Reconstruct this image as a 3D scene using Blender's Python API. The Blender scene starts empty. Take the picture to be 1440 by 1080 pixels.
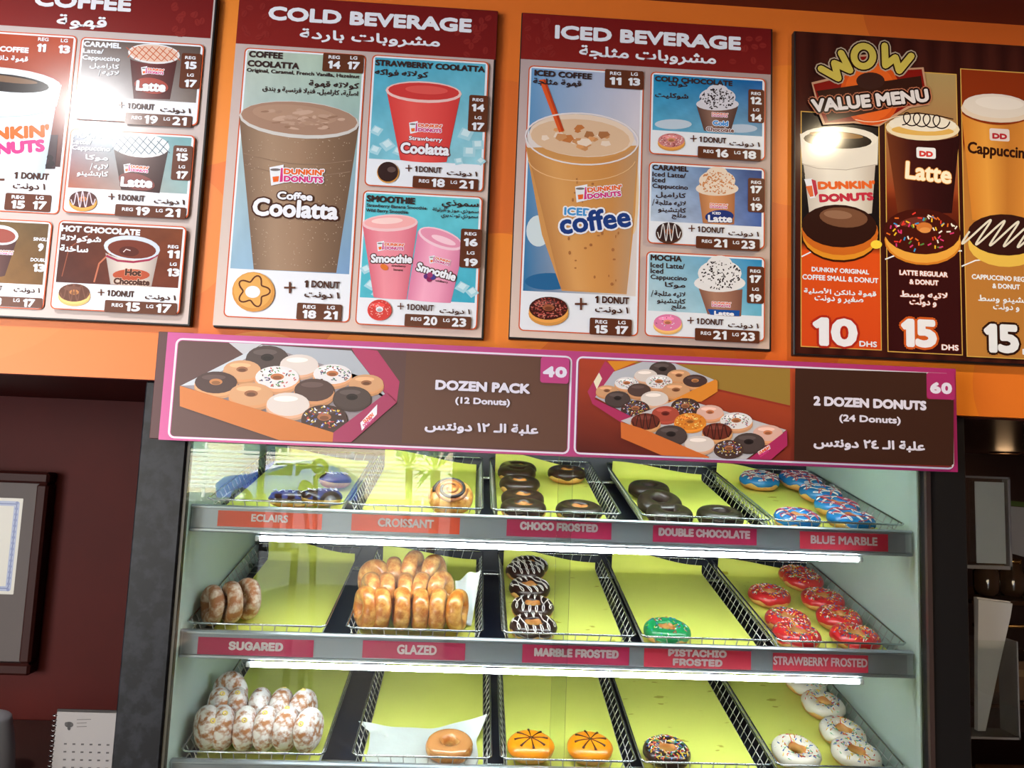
import bpy, math, random, os
import numpy as np
from mathutils import Matrix, Vector
random.seed(7)
PI = math.pi
S = bpy.context.scene
C = S.collection

# ------------------------------------------------------------------ camera
F = 1090.0
YAW, PITCH, ROLL = -0.04392018, 0.10619851, -0.03998746
def _rot():
    cy, sy, cp, sp, cr, sr = math.cos(YAW), math.sin(YAW), math.cos(PITCH), math.sin(PITCH), math.cos(ROLL), math.sin(ROLL)
    Rz = np.array([[cy, -sy, 0], [sy, cy, 0], [0, 0, 1]])
    Rx = np.array([[1, 0, 0], [0, cp, -sp], [0, sp, cp]])
    Ry = np.array([[cr, 0, sr], [0, 1, 0], [-sr, 0, cr]])
    return Rz @ Rx @ Ry
M = _rot()
cam = bpy.data.cameras.new('camera'); cam.sensor_width = 36; cam.lens = F / 1440 * 36
cam.clip_start = 0.02; cam.clip_end = 300
camo = bpy.data.objects.new('camera', cam); C.objects.link(camo)
mw = Matrix.Identity(4)
for i in range(3):
    mw[i][0] = M[i, 0]; mw[i][1] = M[i, 2]; mw[i][2] = -M[i, 1]
camo.matrix_world = mw
S.camera = camo
def on(x, y, Y):
    """point of the upright plane at depth Y that the photograph shows at (x, y)"""
    d = M @ np.array([(x - 720) / F, 1, (540 - y) / F])
    return d * (Y / d[1])
def ray(x, y):
    return M @ np.array([(x - 720) / F, 1, (540 - y) / F])

# ------------------------------------------------------------------ world, sun, exposure
S.view_settings.view_transform = 'Standard'; S.view_settings.look = 'None'
S.view_settings.gamma = 1; S.view_settings.use_curve_mapping = False
S.view_settings.exposure = 0.0
w = bpy.data.worlds.new('sky'); S.world = w; w.use_nodes = True
bg = w.node_tree.nodes['Background']; bg.inputs[0].default_value = (0.62, 0.80, 1.0, 1); bg.inputs[1].default_value = 2.6
sun = bpy.data.lights.new('sun', 'SUN'); sun.energy = 45; sun.angle = 0.01; sun.color = (1, 0.95, 0.86)
suno = bpy.data.objects.new('sun', sun); C.objects.link(suno)
suno.rotation_euler = Vector((0.25, -0.75, -0.62)).to_track_quat('-Z', 'Y').to_euler()
def area(name, loc, to, sx, sy, e, col):
    l = bpy.data.lights.new(name, 'AREA'); l.shape = 'RECTANGLE'; l.size = sx; l.size_y = sy; l.energy = e; l.color = col
    o = bpy.data.objects.new(name, l); C.objects.link(o); o.location = loc
    o.rotation_euler = (Vector(to) - Vector(loc)).to_track_quat('-Z', 'Y').to_euler()
    return o
# daylight entering by the big shop window to the left behind the photographer
area('window_daylight', (-3.5, -1.6, -0.25), (0.3, 1.5, 0.25), 2.3, 2.0, 168, (0.92, 0.96, 1.0))

# ------------------------------------------------------------------ helpers
def lin(c):
    c = c / 255
    return c / 12.92 if c <= 0.04045 else ((c + 0.055) / 1.055) ** 2.4
def RGB(r, g, b):
    return (lin(r), lin(g), lin(b), 1)
def tag(o, label=None, cat=None, group=None, kind=None):
    if label: o['label'] = label
    if cat: o['category'] = cat
    if group: o['group'] = group
    if kind: o['kind'] = kind
    return o
def empty(name, loc=(0, 0, 0), rot=(0, 0, 0), parent=None):
    o = bpy.data.objects.new(name, None); C.objects.link(o)
    o.location = loc; o.rotation_euler = rot; o.empty_display_size = 0.02
    if parent: o.parent = parent
    return o
def mat(name, col, rough=0.5, metal=0.0, spec=0.5, emit=None, es=0, noise=None, bump=None, coat=0, trans=0, alpha=1, sss=0):
    m = bpy.data.materials.new(name); m.use_nodes = True
    nt = m.node_tree; b = nt.nodes['Principled BSDF']
    b.inputs['Base Color'].default_value = col; b.inputs['Roughness'].default_value = rough
    b.inputs['Metallic'].default_value = metal; b.inputs['Specular IOR Level'].default_value = spec
    b.inputs['Coat Weight'].default_value = coat; b.inputs['Transmission Weight'].default_value = trans
    if sss:
        b.inputs['Subsurface Weight'].default_value = sss; b.inputs['Subsurface Radius'].default_value = (0.01, 0.005, 0.002)
    if emit:
        b.inputs['Emission Color'].default_value = emit; b.inputs['Emission Strength'].default_value = es
    tc = nt.nodes.new('ShaderNodeTexCoord')
    if noise:      # (scale, colour two, low, high)
        n = nt.nodes.new('ShaderNodeTexNoise'); n.inputs['Scale'].default_value = noise[0]; n.inputs['Detail'].default_value = 6
        n.inputs['Roughness'].default_value = 0.6
        nt.links.new(tc.outputs['Object'], n.inputs['Vector'])
        r = nt.nodes.new('ShaderNodeValToRGB'); r.color_ramp.elements[0].position = noise[2]; r.color_ramp.elements[1].position = noise[3]
        r.color_ramp.elements[0].color = col; r.color_ramp.elements[1].color = noise[1]
        nt.links.new(n.outputs['Fac'], r.inputs['Fac']); nt.links.new(r.outputs['Color'], b.inputs['Base Color'])
    if bump:       # (scale, strength, distance)
        n2 = nt.nodes.new('ShaderNodeTexNoise'); n2.inputs['Scale'].default_value = bump[0]; n2.inputs['Detail'].default_value = 4
        nt.links.new(tc.outputs['Object'], n2.inputs['Vector'])
        bp = nt.nodes.new('ShaderNodeBump'); bp.inputs['Strength'].default_value = bump[1]; bp.inputs['Distance'].default_value = bump[2]
        nt.links.new(n2.outputs['Fac'], bp.inputs['Height']); nt.links.new(bp.outputs['Normal'], b.inputs['Normal'])
    return m

class MB:
    """collects shapes and links them as one mesh object"""
    def __init__(s): s.v = []; s.f = []; s.mi = []; s.c = []; s.smooth = []
    def add(s, v, f, mi=0, smooth=False, col=None):
        n = len(s.v); s.v += [tuple(map(float, p)) for p in v]
        for q in f: s.f.append(tuple(n + i for i in q)); s.mi.append(mi); s.smooth.append(smooth)
        if col is not None: s.c += [col] * len(v)
        return s
    def box(s, a, b, mi=0, col=None, bev=0.0):
        x0, y0, z0 = a; x1, y1, z1 = b
        if bev > 0:
            e = min(bev, abs(x1 - x0) / 2.1, abs(y1 - y0) / 2.1, abs(z1 - z0) / 2.1)
            v = []
            for sx, X in ((1, x0), (-1, x1)):
                for sy, Y in ((1, y0), (-1, y1)):
                    for sz, Z in ((1, z0), (-1, z1)):
                        v += [(X, Y + sy * e, Z + sz * e), (X + sx * e, Y, Z + sz * e), (X + sx * e, Y + sy * e, Z)]
            # corner index: 3*(4i+2j+k)+axis
            def I(i, j, k, a): return 3 * (4 * i + 2 * j + k) + a
            f = []
            for i in (0, 1): f.append([I(i, 0, 0, 0), I(i, 0, 1, 0), I(i, 1, 1, 0), I(i, 1, 0, 0)])
            for j in (0, 1): f.append([I(0, j, 0, 1), I(1, j, 0, 1), I(1, j, 1, 1), I(0, j, 1, 1)])
            for k in (0, 1): f.append([I(0, 0, k, 2), I(0, 1, k, 2), I(1, 1, k, 2), I(1, 0, k, 2)])
            for i in (0, 1):
                for j in (0, 1): f.append([I(i, j, 0, 0), I(i, j, 1, 0), I(i, j, 1, 1), I(i, j, 0, 1)])
                for k in (0, 1): f.append([I(i, 0, k, 0), I(i, 1, k, 0), I(i, 1, k, 2), I(i, 0, k, 2)])
            for j in (0, 1):
                for k in (0, 1): f.append([I(0, j, k, 1), I(1, j, k, 1), I(1, j, k, 2), I(0, j, k, 2)])
            for i in (0, 1):
                for j in (0, 1):
                    for k in (0, 1): f.append([I(i, j, k, 0), I(i, j, k, 1), I(i, j, k, 2)])
            return s.add(v, f, mi, False, col)
        v = [(x0, y0, z0), (x1, y0, z0), (x1, y1, z0), (x0, y1, z0), (x0, y0, z1), (x1, y0, z1), (x1, y1, z1), (x0, y1, z1)]
        return s.add(v, [(0, 3, 2, 1), (4, 5, 6, 7), (0, 1, 5, 4), (1, 2, 6, 5), (2, 3, 7, 6), (3, 0, 4, 7)], mi, False, col)
    def tube(s, pts, r, n=6, mi=0, closed=False, col=None, taper=None):
        pts = [Vector(p) for p in pts]; N = len(pts); v = []; up = None
        for i, p in enumerate(pts):
            a = pts[(i - 1) % N] if (closed or i) else p
            b = pts[(i + 1) % N] if (closed or i < N - 1) else p
            t = (b - a).normalized()
            if up is None:
                up = Vector((0, 0, 1)) if abs(t.z) < 0.9 else Vector((1, 0, 0))
            e1 = (up - t * up.dot(t))
            if e1.length < 1e-4: e1 = t.orthogonal()
            e1.normalize(); e2 = t.cross(e1); up = e1
            rr = r * (taper[i] if taper else 1)
            for k in range(n):
                q = 2 * PI * k / n
                v.append(p + e1 * rr * math.cos(q) + e2 * rr * math.sin(q))
        f = []
        for i in range(N if closed else N - 1):
            j = (i + 1) % N
            for k in range(n):
                f.append((i * n + k, i * n + (k + 1) % n, j * n + (k + 1) % n, j * n + k))
        if not closed:
            f.append(tuple(range(n - 1, -1, -1))); f.append(tuple((N - 1) * n + k for k in range(n)))
        return s.add(v, f, mi, True, col)
    def grid(s, fn, nu, nv, mi=0, cu=False, cv=False, smooth=True):
        v = [fn(i / nu, j / nv) for i in range(nu if cu else nu + 1) for j in range(nv if cv else nv + 1)]
        NV = nv if cv else nv + 1; NU = nu if cu else nu + 1
        f = [(i * NV + j, ((i + 1) % NU) * NV + j, ((i + 1) % NU) * NV + (j + 1) % NV, i * NV + (j + 1) % NV)
             for i in range(nu) for j in range(nv)]
        return s.add(v, f, mi, smooth)
    def build(s, name, mats, parent=None, label=None, cat=None, group=None, kind=None):
        me = bpy.data.meshes.new(name); me.from_pydata(s.v, [], s.f)
        if not isinstance(mats, (list, tuple)): mats = [mats]
        for m in mats: me.materials.append(m)
        me.polygons.foreach_set('material_index', s.mi)
        me.polygons.foreach_set('use_smooth', s.smooth)
        if s.c and len(s.c) == len(s.v):
            at = me.color_attributes.new('Col', 'FLOAT_COLOR', 'POINT')
            at.data.foreach_set('color', [x for c in s.c for x in c])
        me.update()
        o = bpy.data.objects.new(name, me); C.objects.link(o)
        if parent: o.parent = parent
        return tag(o, label, cat, group, kind)
def copy_tree(o, parent=None):
    c = o.copy(); C.objects.link(c); c.parent = parent
    for ch in list(o.children): copy_tree(ch, c)
    return c

# ------------------------------------------------------------------ materials
M_orange = bpy.data.materials.new('orange_wall_print'); M_orange.use_nodes = True
nt = M_orange.node_tree; b = nt.nodes['Principled BSDF']; b.inputs['Roughness'].default_value = 0.45
tc = nt.nodes.new('ShaderNodeTexCoord'); sep = nt.nodes.new('ShaderNodeSeparateXYZ'); nt.links.new(tc.outputs['Object'], sep.inputs[0])
prev = None
discs = [((-1.0, 0.45), 0.30, (232, 120, 44)), ((-0.62, 0.42), 0.135, (236, 130, 50)), ((-0.60, 0.78), 0.22, (238, 136, 40)), ((-0.42, 0.08), 0.16, (240, 150, 66)),
         ((0.02, 0.62), 0.16, (222, 108, 40)), ((0.035, 0.33), 0.13, (246, 138, 44)), ((-0.13, 0.12), 0.20, (244, 140, 40)), ((0.28, 0.15), 0.17, (226, 112, 40)),
         ((0.62, 0.28), 0.12, (230, 110, 36)), ((0.62, 0.70), 0.15, (238, 128, 36)), ((0.9, 0.16), 0.2, (240, 134, 34)), ((1.16, 0.2), 0.17, (232, 120, 36)), ((0.95, 1.0), 0.18, (216, 100, 34))]
cur = None
for (cx, cz), rad, col in discs:
    vm = nt.nodes.new('ShaderNodeVectorMath'); vm.operation = 'DISTANCE'
    cmb = nt.nodes.new('ShaderNodeCombineXYZ'); nt.links.new(sep.outputs[0], cmb.inputs[0]); nt.links.new(sep.outputs[2], cmb.inputs[2])
    nt.links.new(cmb.outputs[0], vm.inputs[0]); vm.inputs[1].default_value = (cx, 0, cz)
    lt = nt.nodes.new('ShaderNodeMath'); lt.operation = 'LESS_THAN'; lt.inputs[1].default_value = rad; nt.links.new(vm.outputs['Value'], lt.inputs[0])
    mx = nt.nodes.new('ShaderNodeMix'); mx.data_type = 'RGBA'
    nt.links.new(lt.outputs[0], mx.inputs[0])
    if cur is None: mx.inputs[6].default_value = RGB(230, 116, 38)
    else: nt.links.new(cur, mx.inputs[6])
    mx.inputs[7].default_value = RGB(*col); cur = mx.outputs[2]
nt.links.new(cur, b.inputs['Base Color'])

M_maroon = mat('maroon_paint', RGB(74, 16, 12), 0.55, noise=(3, RGB(62, 13, 10), 0.3, 0.7), spec=0.12)
M_ceil = mat('dark_maroon_ceiling', RGB(92, 26, 22), 0.5)
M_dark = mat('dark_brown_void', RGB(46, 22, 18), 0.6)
M_black = mat('black_laminate', RGB(17, 18, 22), 0.4, noise=(30, RGB(34, 36, 42), 0.45, 0.6), bump=(60, 0.15, 0.001), spec=0.25)
M_pillar_r = mat('black_pillar_paint', RGB(20, 18, 19), 0.45)
M_mint = mat('pale_mint_panel', RGB(196, 216, 208), 0.4)
M_navy = mat('dark_navy_shelf', RGB(26, 32, 48), 0.35)
M_alu = mat('brushed_aluminium', RGB(168, 178, 186), 0.36, 0.55, bump=(400, 0.05, 0.0005))
M_aluf = mat('grey_label_channel', RGB(142, 150, 160), 0.3, 0.25)
M_chrome = mat('bright_chrome_wire', RGB(200, 204, 206), 0.25, 0.95)
M_wire = mat('tray_chrome_wire', RGB(190, 192, 188), 0.35, 0.8)
M_led = mat('white_led_tube', (1, 1, 1, 1), 0.4, emit=(0.92, 0.97, 1.0, 1), es=50)
M_ledcap = mat('tube_end_cap', RGB(210, 214, 216), 0.4)
M_white = mat('white_paper', RGB(226, 230, 236), 0.6)
M_frameblack = mat('black_board_edge', RGB(16, 14, 16), 0.4)
M_print = bpy.data.materials.new('glossy_print'); M_print.use_nodes = True
_b = M_print.node_tree.nodes['Principled BSDF']; _a = M_print.node_tree.nodes.new('ShaderNodeAttribute'); _a.attribute_name = 'Col'
M_print.node_tree.links.new(_a.outputs['Color'], _b.inputs['Base Color']); _b.inputs['Roughness'].default_value = 0.24; _b.inputs['Specular IOR Level'].default_value = 0.42
M_prints = M_print.copy(); M_prints.name = 'high_gloss_print'; M_prints.node_tree.nodes['Principled BSDF'].inputs['Roughness'].default_value = 0.12
M_printm = M_print.copy(); M_printm.name = 'satin_print'
M_printm.node_tree.nodes['Principled BSDF'].inputs['Roughness'].default_value = 0.4
# glass: clear, mirrors by its angle
M_glass = bpy.data.materials.new('door_glass'); M_glass.use_nodes = True
nt = M_glass.node_tree; nt.nodes.clear()
o_ = nt.nodes.new('ShaderNodeOutputMaterial'); tr = nt.nodes.new('ShaderNodeBsdfTransparent'); gl = nt.nodes.new('ShaderNodeBsdfGlossy'); mxs = nt.nodes.new('ShaderNodeMixShader'); fr = nt.nodes.new('ShaderNodeFresnel')
tr.inputs[0].default_value = (0.965, 0.985, 0.97, 1); gl.inputs['Roughness'].default_value = 0.0; fr.inputs[0].default_value = 1.5
nt.links.new(fr.outputs[0], mxs.inputs[0]); nt.links.new(tr.outputs[0], mxs.inputs[1]); nt.links.new(gl.outputs[0], mxs.inputs[2]); nt.links.new(mxs.outputs[0], o_.inputs[0])
M_gedge = mat('green_glass_edge', RGB(70, 84, 66), 0.2)
M_acryl = M_glass.copy(); M_acryl.name = 'clear_acrylic'
M_acryledge = mat('acrylic_edge', RGB(120, 118, 122), 0.25)

# ------------------------------------------------------------------ lettering
FD = os.path.join(bpy.utils.resource_path('LOCAL'), 'datafiles', 'fonts')
def font(fn):
    try: return bpy.data.fonts.load(os.path.join(FD, fn))
    except Exception: return None
FONTS = {'b': None, 'i': font('Inter.woff2'), 'a': font('NotoSansArabic-VariableFont_wdth,wght.woff2')}
_forms = {}
def _reg(ch, start, n):
    _forms[ch] = [chr(start + k) for k in range(n)]
for ch, st, n in (('ا', 0xFE8D, 2), ('أ', 0xFE83, 2), ('ب', 0xFE8F, 4), ('ة', 0xFE93, 2), ('ت', 0xFE95, 4), ('ث', 0xFE99, 4), ('ج', 0xFE9D, 4), ('ح', 0xFEA1, 4),
                  ('خ', 0xFEA5, 4), ('د', 0xFEA9, 2), ('ذ', 0xFEAB, 2), ('ر', 0xFEAD, 2), ('ز', 0xFEAF, 2), ('س', 0xFEB1, 4), ('ش', 0xFEB5, 4), ('ص', 0xFEB9, 4),
                  ('ض', 0xFEBD, 4), ('ط', 0xFEC1, 4), ('ع', 0xFEC9, 4), ('غ', 0xFECD, 4), ('ف', 0xFED1, 4), ('ق', 0xFED5, 4), ('ك', 0xFED9, 4), ('ل', 0xFEDD, 4),
                  ('م', 0xFEE1, 4), ('ن', 0xFEE5, 4), ('ه', 0xFEE9, 4), ('و', 0xFEED, 2), ('ي', 0xFEF1, 4)):
    _reg(ch, st, n)
_forms['\u0001'] = ['\uFEFB', '\uFEFC']; _forms['\u0002'] = ['\uFEF7', '\uFEF8']
def arabic(s):
    s = s.replace('لا', '\u0001').replace('لأ', '\u0002')
    out = []
    for i, ch in enumerate(s):
        if ch not in _forms: out.append(ch); continue
        p = i > 0 and ((s[i - 1] in _forms and len(_forms[s[i - 1]]) == 4) or s[i - 1] == 'ـ')
        n = i < len(s) - 1 and (s[i + 1] in _forms or s[i + 1] == 'ـ') and len(_forms[ch]) == 4
        fm = _forms[ch]
        out.append(fm[3] if p and n else fm[1] if (p or ch == 'ة') else fm[2] if n else fm[0])
    r = list(reversed(out)); k = 0            # numbers keep their own direction
    while k < len(r):
        if '\u0660' <= r[k] <= '\u0669':
            e = k
            while e < len(r) and '\u0660' <= r[e] <= '\u0669': e += 1
            r[k:e] = reversed(r[k:e]); k = e
        else: k += 1
    return ''.join(r)
_tc = {}
def glyphs(s, f, res=3):
    key = (s, f)
    if key in _tc: return _tc[key]
    if f == 'i' and s.isdigit():          # numerals: plain 'one' with a flag, the others from the built-in face
        vs, fs, x, n = [], [], 0.0, 0
        for ch in s:
            if ch == '1':
                v = np.array([(0.0, 0.80), (0.20, 1.0), (0.34, 1.0), (0.34, 0.0), (0.18, 0.0), (0.18, 0.80), (0.07, 0.70)]); fc = [(0, 6, 5), (0, 5, 1), (1, 5, 4, 3, 2)]; wd = 0.34
            else:
                v, fc, bb = glyphs(ch, 'b'); wd = 0.62; v = v * np.array([wd / bb[0], 1 / bb[1]])
            vs.append(v + np.array([x, 0])); fs += [tuple(i + n for i in q) for q in fc]; n += len(v); x += wd + 0.16
        v = np.concatenate(vs); _tc[key] = (v, fs, v.max(0)); return _tc[key]
    c = bpy.data.curves.new('lettering', 'FONT'); c.body = s; c.resolution_u = res
    if FONTS.get(f): c.font = FONTS[f]
    if f == 'a': c.resolution_u = 2
    o = bpy.data.objects.new('lettering', c); C.objects.link(o)
    dg = bpy.context.evaluated_depsgraph_get()
    me = bpy.data.meshes.new_from_object(o.evaluated_get(dg))
    v = np.array([(p.co.x, p.co.y) for p in me.vertices]); fs = [tuple(p.vertices) for p in me.polygons]
    bpy.data.objects.remove(o); bpy.data.curves.remove(c); bpy.data.meshes.remove(me)
    v -= v.min(0); _tc[key] = (v, fs, v.max(0))
    return _tc[key]

class Print:
    """flat print on an upright plane: coloured shapes in thin layers, facing the room"""
    def __init__(s, Y, root, material, step=0.00003):
        s.Y = Y; s.root = root; s.m = material; s.k = 0; s.step = step; s.parts = []; s.mb = None
        s.pm = F / Y
    def part(s, name, label=None):
        s.mb = MB(); s.tb = MB(); s.parts.append((name, s.mb, s.tb, label))
    def P(s, x, y):
        p = on(x, y, s.Y); return (p[0], p[2])
    def lay(s): s.k += 1; return s.Y - s.k * s.step
    def poly(s, pts, col, px=True):
        """fan around the centroid"""
        q = [s.P(*p) if px else p for p in pts]; y = s.lay()
        cx = sum(a[0] for a in q) / len(q); cz = sum(a[1] for a in q) / len(q)
        v = [(cx, y, cz)] + [(a[0], y, a[1]) for a in q]; n = len(q)
        s.mb.add(v, [(0, i + 1, (i + 1) % n + 1) for i in range(n)], 0, False, col)
    def rr_pts(s, tl, br, r):
        x0, z1 = s.P(*tl); x1, z0 = s.P(*br); r = r / s.pm; o = []
        for cx, cz, a in ((x1 - r, z1 - r, 0), (x0 + r, z1 - r, 90), (x0 + r, z0 + r, 180), (x1 - r, z0 + r, 270)):
            for k in range(5):
                t = math.radians(a + 22.5 * k); o.append((cx + r * math.cos(t), cz + r * math.sin(t)))
        return o
    def rr(s, tl, br, r, col): s.poly(s.rr_pts(tl, br, r), col, px=False)
    def ring(s, tl, br, r, w_, col):
        a = s.rr_pts(tl, br, r); i0 = (tl[0] + w_, tl[1] + w_); i1 = (br[0] - w_, br[1] - w_)
        bq = s.rr_pts(i0, i1, max(r - w_, 0.2)); y = s.lay(); n = len(a)
        s.mb.add([(p[0], y, p[1]) for p in a + bq], [(i, (i + 1) % n, n + (i + 1) % n, n + i) for i in range(n)], 0, False, col)
    def field(s, pts4, fn, nu=16, nv=16):
        """four-sided field tl,tr,br,bl coloured by fn(u,v), u right, v down"""
        q = [s.P(*p) for p in pts4]; y = s.lay(); v = []; cs = []
        for j in range(nv + 1):
            for i in range(nu + 1):
                a, c_ = i / nu, j / nv
                X = (q[0][0] * (1 - a) + q[1][0] * a) * (1 - c_) + (q[3][0] * (1 - a) + q[2][0] * a) * c_
                Z = (q[0][1] * (1 - a) + q[1][1] * a) * (1 - c_) + (q[3][1] * (1 - a) + q[2][1] * a) * c_
                v.append((X, y, Z)); cs.append(fn(a, c_))
        f = [(j * (nu + 1) + i, j * (nu + 1) + i + 1, (j + 1) * (nu + 1) + i + 1, (j + 1) * (nu + 1) + i) for j in range(nv) for i in range(nu)]
        s.mb.add(v, f); s.mb.c += cs
    def rect(s, tl, br):
        """the four pixel corners of the upright rectangle spanned by tl, br"""
        x0, z1 = s.P(*tl); x1, z0 = s.P(*br)
        return [s.inv(x0, z1), s.inv(x1, z1), s.inv(x1, z0), s.inv(x0, z0)]
    def inv(s, X, Z):
        c = M.T @ np.array([X, s.Y, Z]); return (720 + F * c[0] / c[1], 540 - F * c[2] / c[1])
    def ell(s, cx, cy, rx, ry, col, rot=0, a0=0, a1=360, n=22):
        cr, sr = math.cos(math.radians(rot)), math.sin(math.radians(rot)); p = []
        full = a1 - a0 >= 360
        for k in range(n if full else n + 1):
            t = math.radians(a0 + (a1 - a0) * k / n); x, y = rx * math.cos(t), ry * math.sin(t)
            p.append((cx + x * cr - y * sr, cy + x * sr + y * cr))
        s.poly(p, col)
    def line(s, pts, w_, col, letters=False):
        q = [s.P(*p) for p in pts]; y = s.lay(); h = w_ / s.pm / 2; v = []; n = len(q)
        for i in range(n):
            a = q[max(i - 1, 0)]; b_ = q[min(i + 1, n - 1)]
            dx, dz = b_[0] - a[0], b_[1] - a[1]; L = math.hypot(dx, dz) or 1
            v += [(q[i][0] - dz / L * h, y, q[i][1] + dx / L * h), (q[i][0] + dz / L * h, y, q[i][1] - dx / L * h)]
        (s.tb if letters else s.mb).add(v, [(2 * i, 2 * i + 1, 2 * i + 3, 2 * i + 2) for i in range(n - 1)], 0, False, col)
    def brush(s, pts, w_, col):
        y = s.lay()
        for i in range(len(pts) - 1):
            a, b_ = s.P(*pts[i]), s.P(*pts[i + 1]); dx, dz = b_[0] - a[0], b_[1] - a[1]; L = math.hypot(dx, dz) or 1; h = w_ / s.pm / 2; y -= 1.5e-6
            n = (-dz / L * h, dx / L * h)
            s.mb.add([(a[0] + n[0], y, a[1] + n[1]), (a[0] - n[0], y, a[1] - n[1]), (b_[0] - n[0], y, b_[1] - n[1]), (b_[0] + n[0], y, b_[1] + n[1])], [(0, 1, 2, 3)], 0, False, col)
            s.mb.add([(b_[0] + h * math.cos(k * PI / 4), y - 7e-7, b_[1] + h * math.sin(k * PI / 4)) for k in range(8)], [tuple(range(8))], 0, False, col)
    def cup(s, tl, tr, br, bl, stops, ry, sag=None, n=18):
        """tapered cup body, curved rim and base edges, colours running across it"""
        tl, tr, br, bl = [np.array(p, float) for p in (tl, tr, br, bl)]; sag = ry * 0.6 if sag is None else sag
        y = s.lay(); v = []; cs = []
        for i in range(n + 1):
            u = i / n; b_ = math.sin(PI * u) ** 0.7
            for p in (tl * (1 - u) + tr * u + np.array([0, ry * b_]), bl * (1 - u) + br * u + np.array([0, sag * b_])):
                X, Z = s.P(*p); v.append((X, y, Z))
            k = u * (len(stops) - 1); j = min(int(k), len(stops) - 2); t = k - j
            c_ = tuple(stops[j][m] * (1 - t) + stops[j + 1][m] * t for m in range(4)); cs += [c_, c_]
        s.mb.add(v, [(2 * i, 2 * i + 1, 2 * i + 3, 2 * i + 2) for i in range(n)]); s.mb.c += cs
    def T(s, txt, xl, yb, xr, h, col, w_=0.0, f='b', n=None, edge=None, ew=0, rise=None, rot=None):
        """lettering whose lower left is at pixel (xl, yb), reaching right to xr, h tall; w_ px of extra weight"""
        if f == 'a' and txt.endswith('/'):
            txt = txt[:-1]; s.line([(xl, yb), (xl + h * 0.3, yb - h)], max(0.8, w_), col, True); xl += h * 0.45
        if f == 'a': txt = arabic(txt)
        if w_ > 0: xl += w_ / 2; xr -= w_ / 2; yb -= w_ / 2; h = max(h - w_, h * 0.5)
        v, fs, bb = glyphs(txt, f)
        x0, z0 = s.P(xl, yb)
        W = (xr - xl) / s.pm * 1.0; H = h / s.pm
        x1 = s.P(xr, yb)[0]; W = (x1 - x0)
        ang = math.atan2(rise, xr - xl) if rise else 0.0
        q = v * np.array([W / bb[0], H / bb[1]])
        if ang:
            ca, sa = math.cos(ang), math.sin(ang); q = np.stack([q[:, 0] * ca - q[:, 1] * sa, q[:, 0] * sa + q[:, 1] * ca], 1)
        def stamp(r, colr, nn):
            y = s.lay(); y2 = y
            offs = [(0, 0)] if r <= 0 else [(r * math.cos(2 * PI * k / nn), r * math.sin(2 * PI * k / nn)) for k in range(nn)]
            for a, c_ in offs:
                s.tb.add([(x0 + p[0] + a, y2, z0 + p[1] + c_) for p in q], fs, 0, False, colr); y2 -= 1e-6
            s.k += 1
        n = n or (10 if w_ > 0.9 else 4)
        if edge: stamp((w_ / 2 + ew) / s.pm, edge, 12)
        stamp(w_ / 2 / s.pm, col, n)
    def ring_donut(s, cx, cy, rx, ry, dough, ice, hole, depth=0.35, sprinkles=0, cols=None, drizzle=None, seed=1, full=False):
        rnd = random.Random(seed)
        s.ell(cx, cy + ry * depth, rx, ry * 0.95, dough); s.ell(cx, cy + ry * depth * 0.5, rx * 0.995, ry * 0.93, tuple(min(1, k * 1.25) for k in dough[:3]) + (1,))
        s.ell(cx, cy, rx * 0.97, ry * 0.9, ice)
        hi = tuple(min(1, k * 1.35 + 0.02) for k in ice[:3]) + (1,)
        s.ell(cx - rx * 0.1, cy - ry * 0.42, rx * 0.55, ry * 0.22, hi)
        if not full:
            s.ell(cx, cy - ry * 0.05, rx * 0.3, ry * 0.26, hole); s.ell(cx, cy + ry * 0.02, rx * 0.2, ry * 0.15, tuple(k * 0.5 for k in hole[:3]) + (1,))
        for k in range(sprinkles):
            t = rnd.uniform(0, 2 * PI); q = rnd.uniform(0.38 if not full else 0.05, 0.9); a = rnd.uniform(0, PI); l = max(0.8, rx * 0.06)
            x, y = cx + rx * 0.97 * q * math.cos(t), cy + ry * 0.88 * q * math.sin(t)
            s.line([(x - l * math.cos(a), y - l * 0.7 * math.sin(a)), (x + l * math.cos(a), y + l * 0.7 * math.sin(a))], max(0.7, rx * 0.045), rnd.choice(cols))
            s.k -= 0.93
        if sprinkles: s.k += 1
        if drizzle:
            m = 7; pts = []
            for k in range(m * 8 + 1):
                u = k / (m * 8); x = cx - rx * 0.85 + 1.7 * rx * u
                e = math.sqrt(max(0, 1 - ((x - cx) / rx / 0.97) ** 2)); pts.append((x + rx * 0.05 * math.sin(7 * u), cy + ry * 0.85 * e * math.sin(PI * m * u)))
            s.brush(pts, max(0.7, rx * 0.07), drizzle)
    def done(s):
        for name, mb, tb, label in s.parts:
            base = s.root
            if mb.v: base = mb.build(name, s.m, s.root, label)
            if tb.v: tb.build('lettering', s.m, base)

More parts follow.
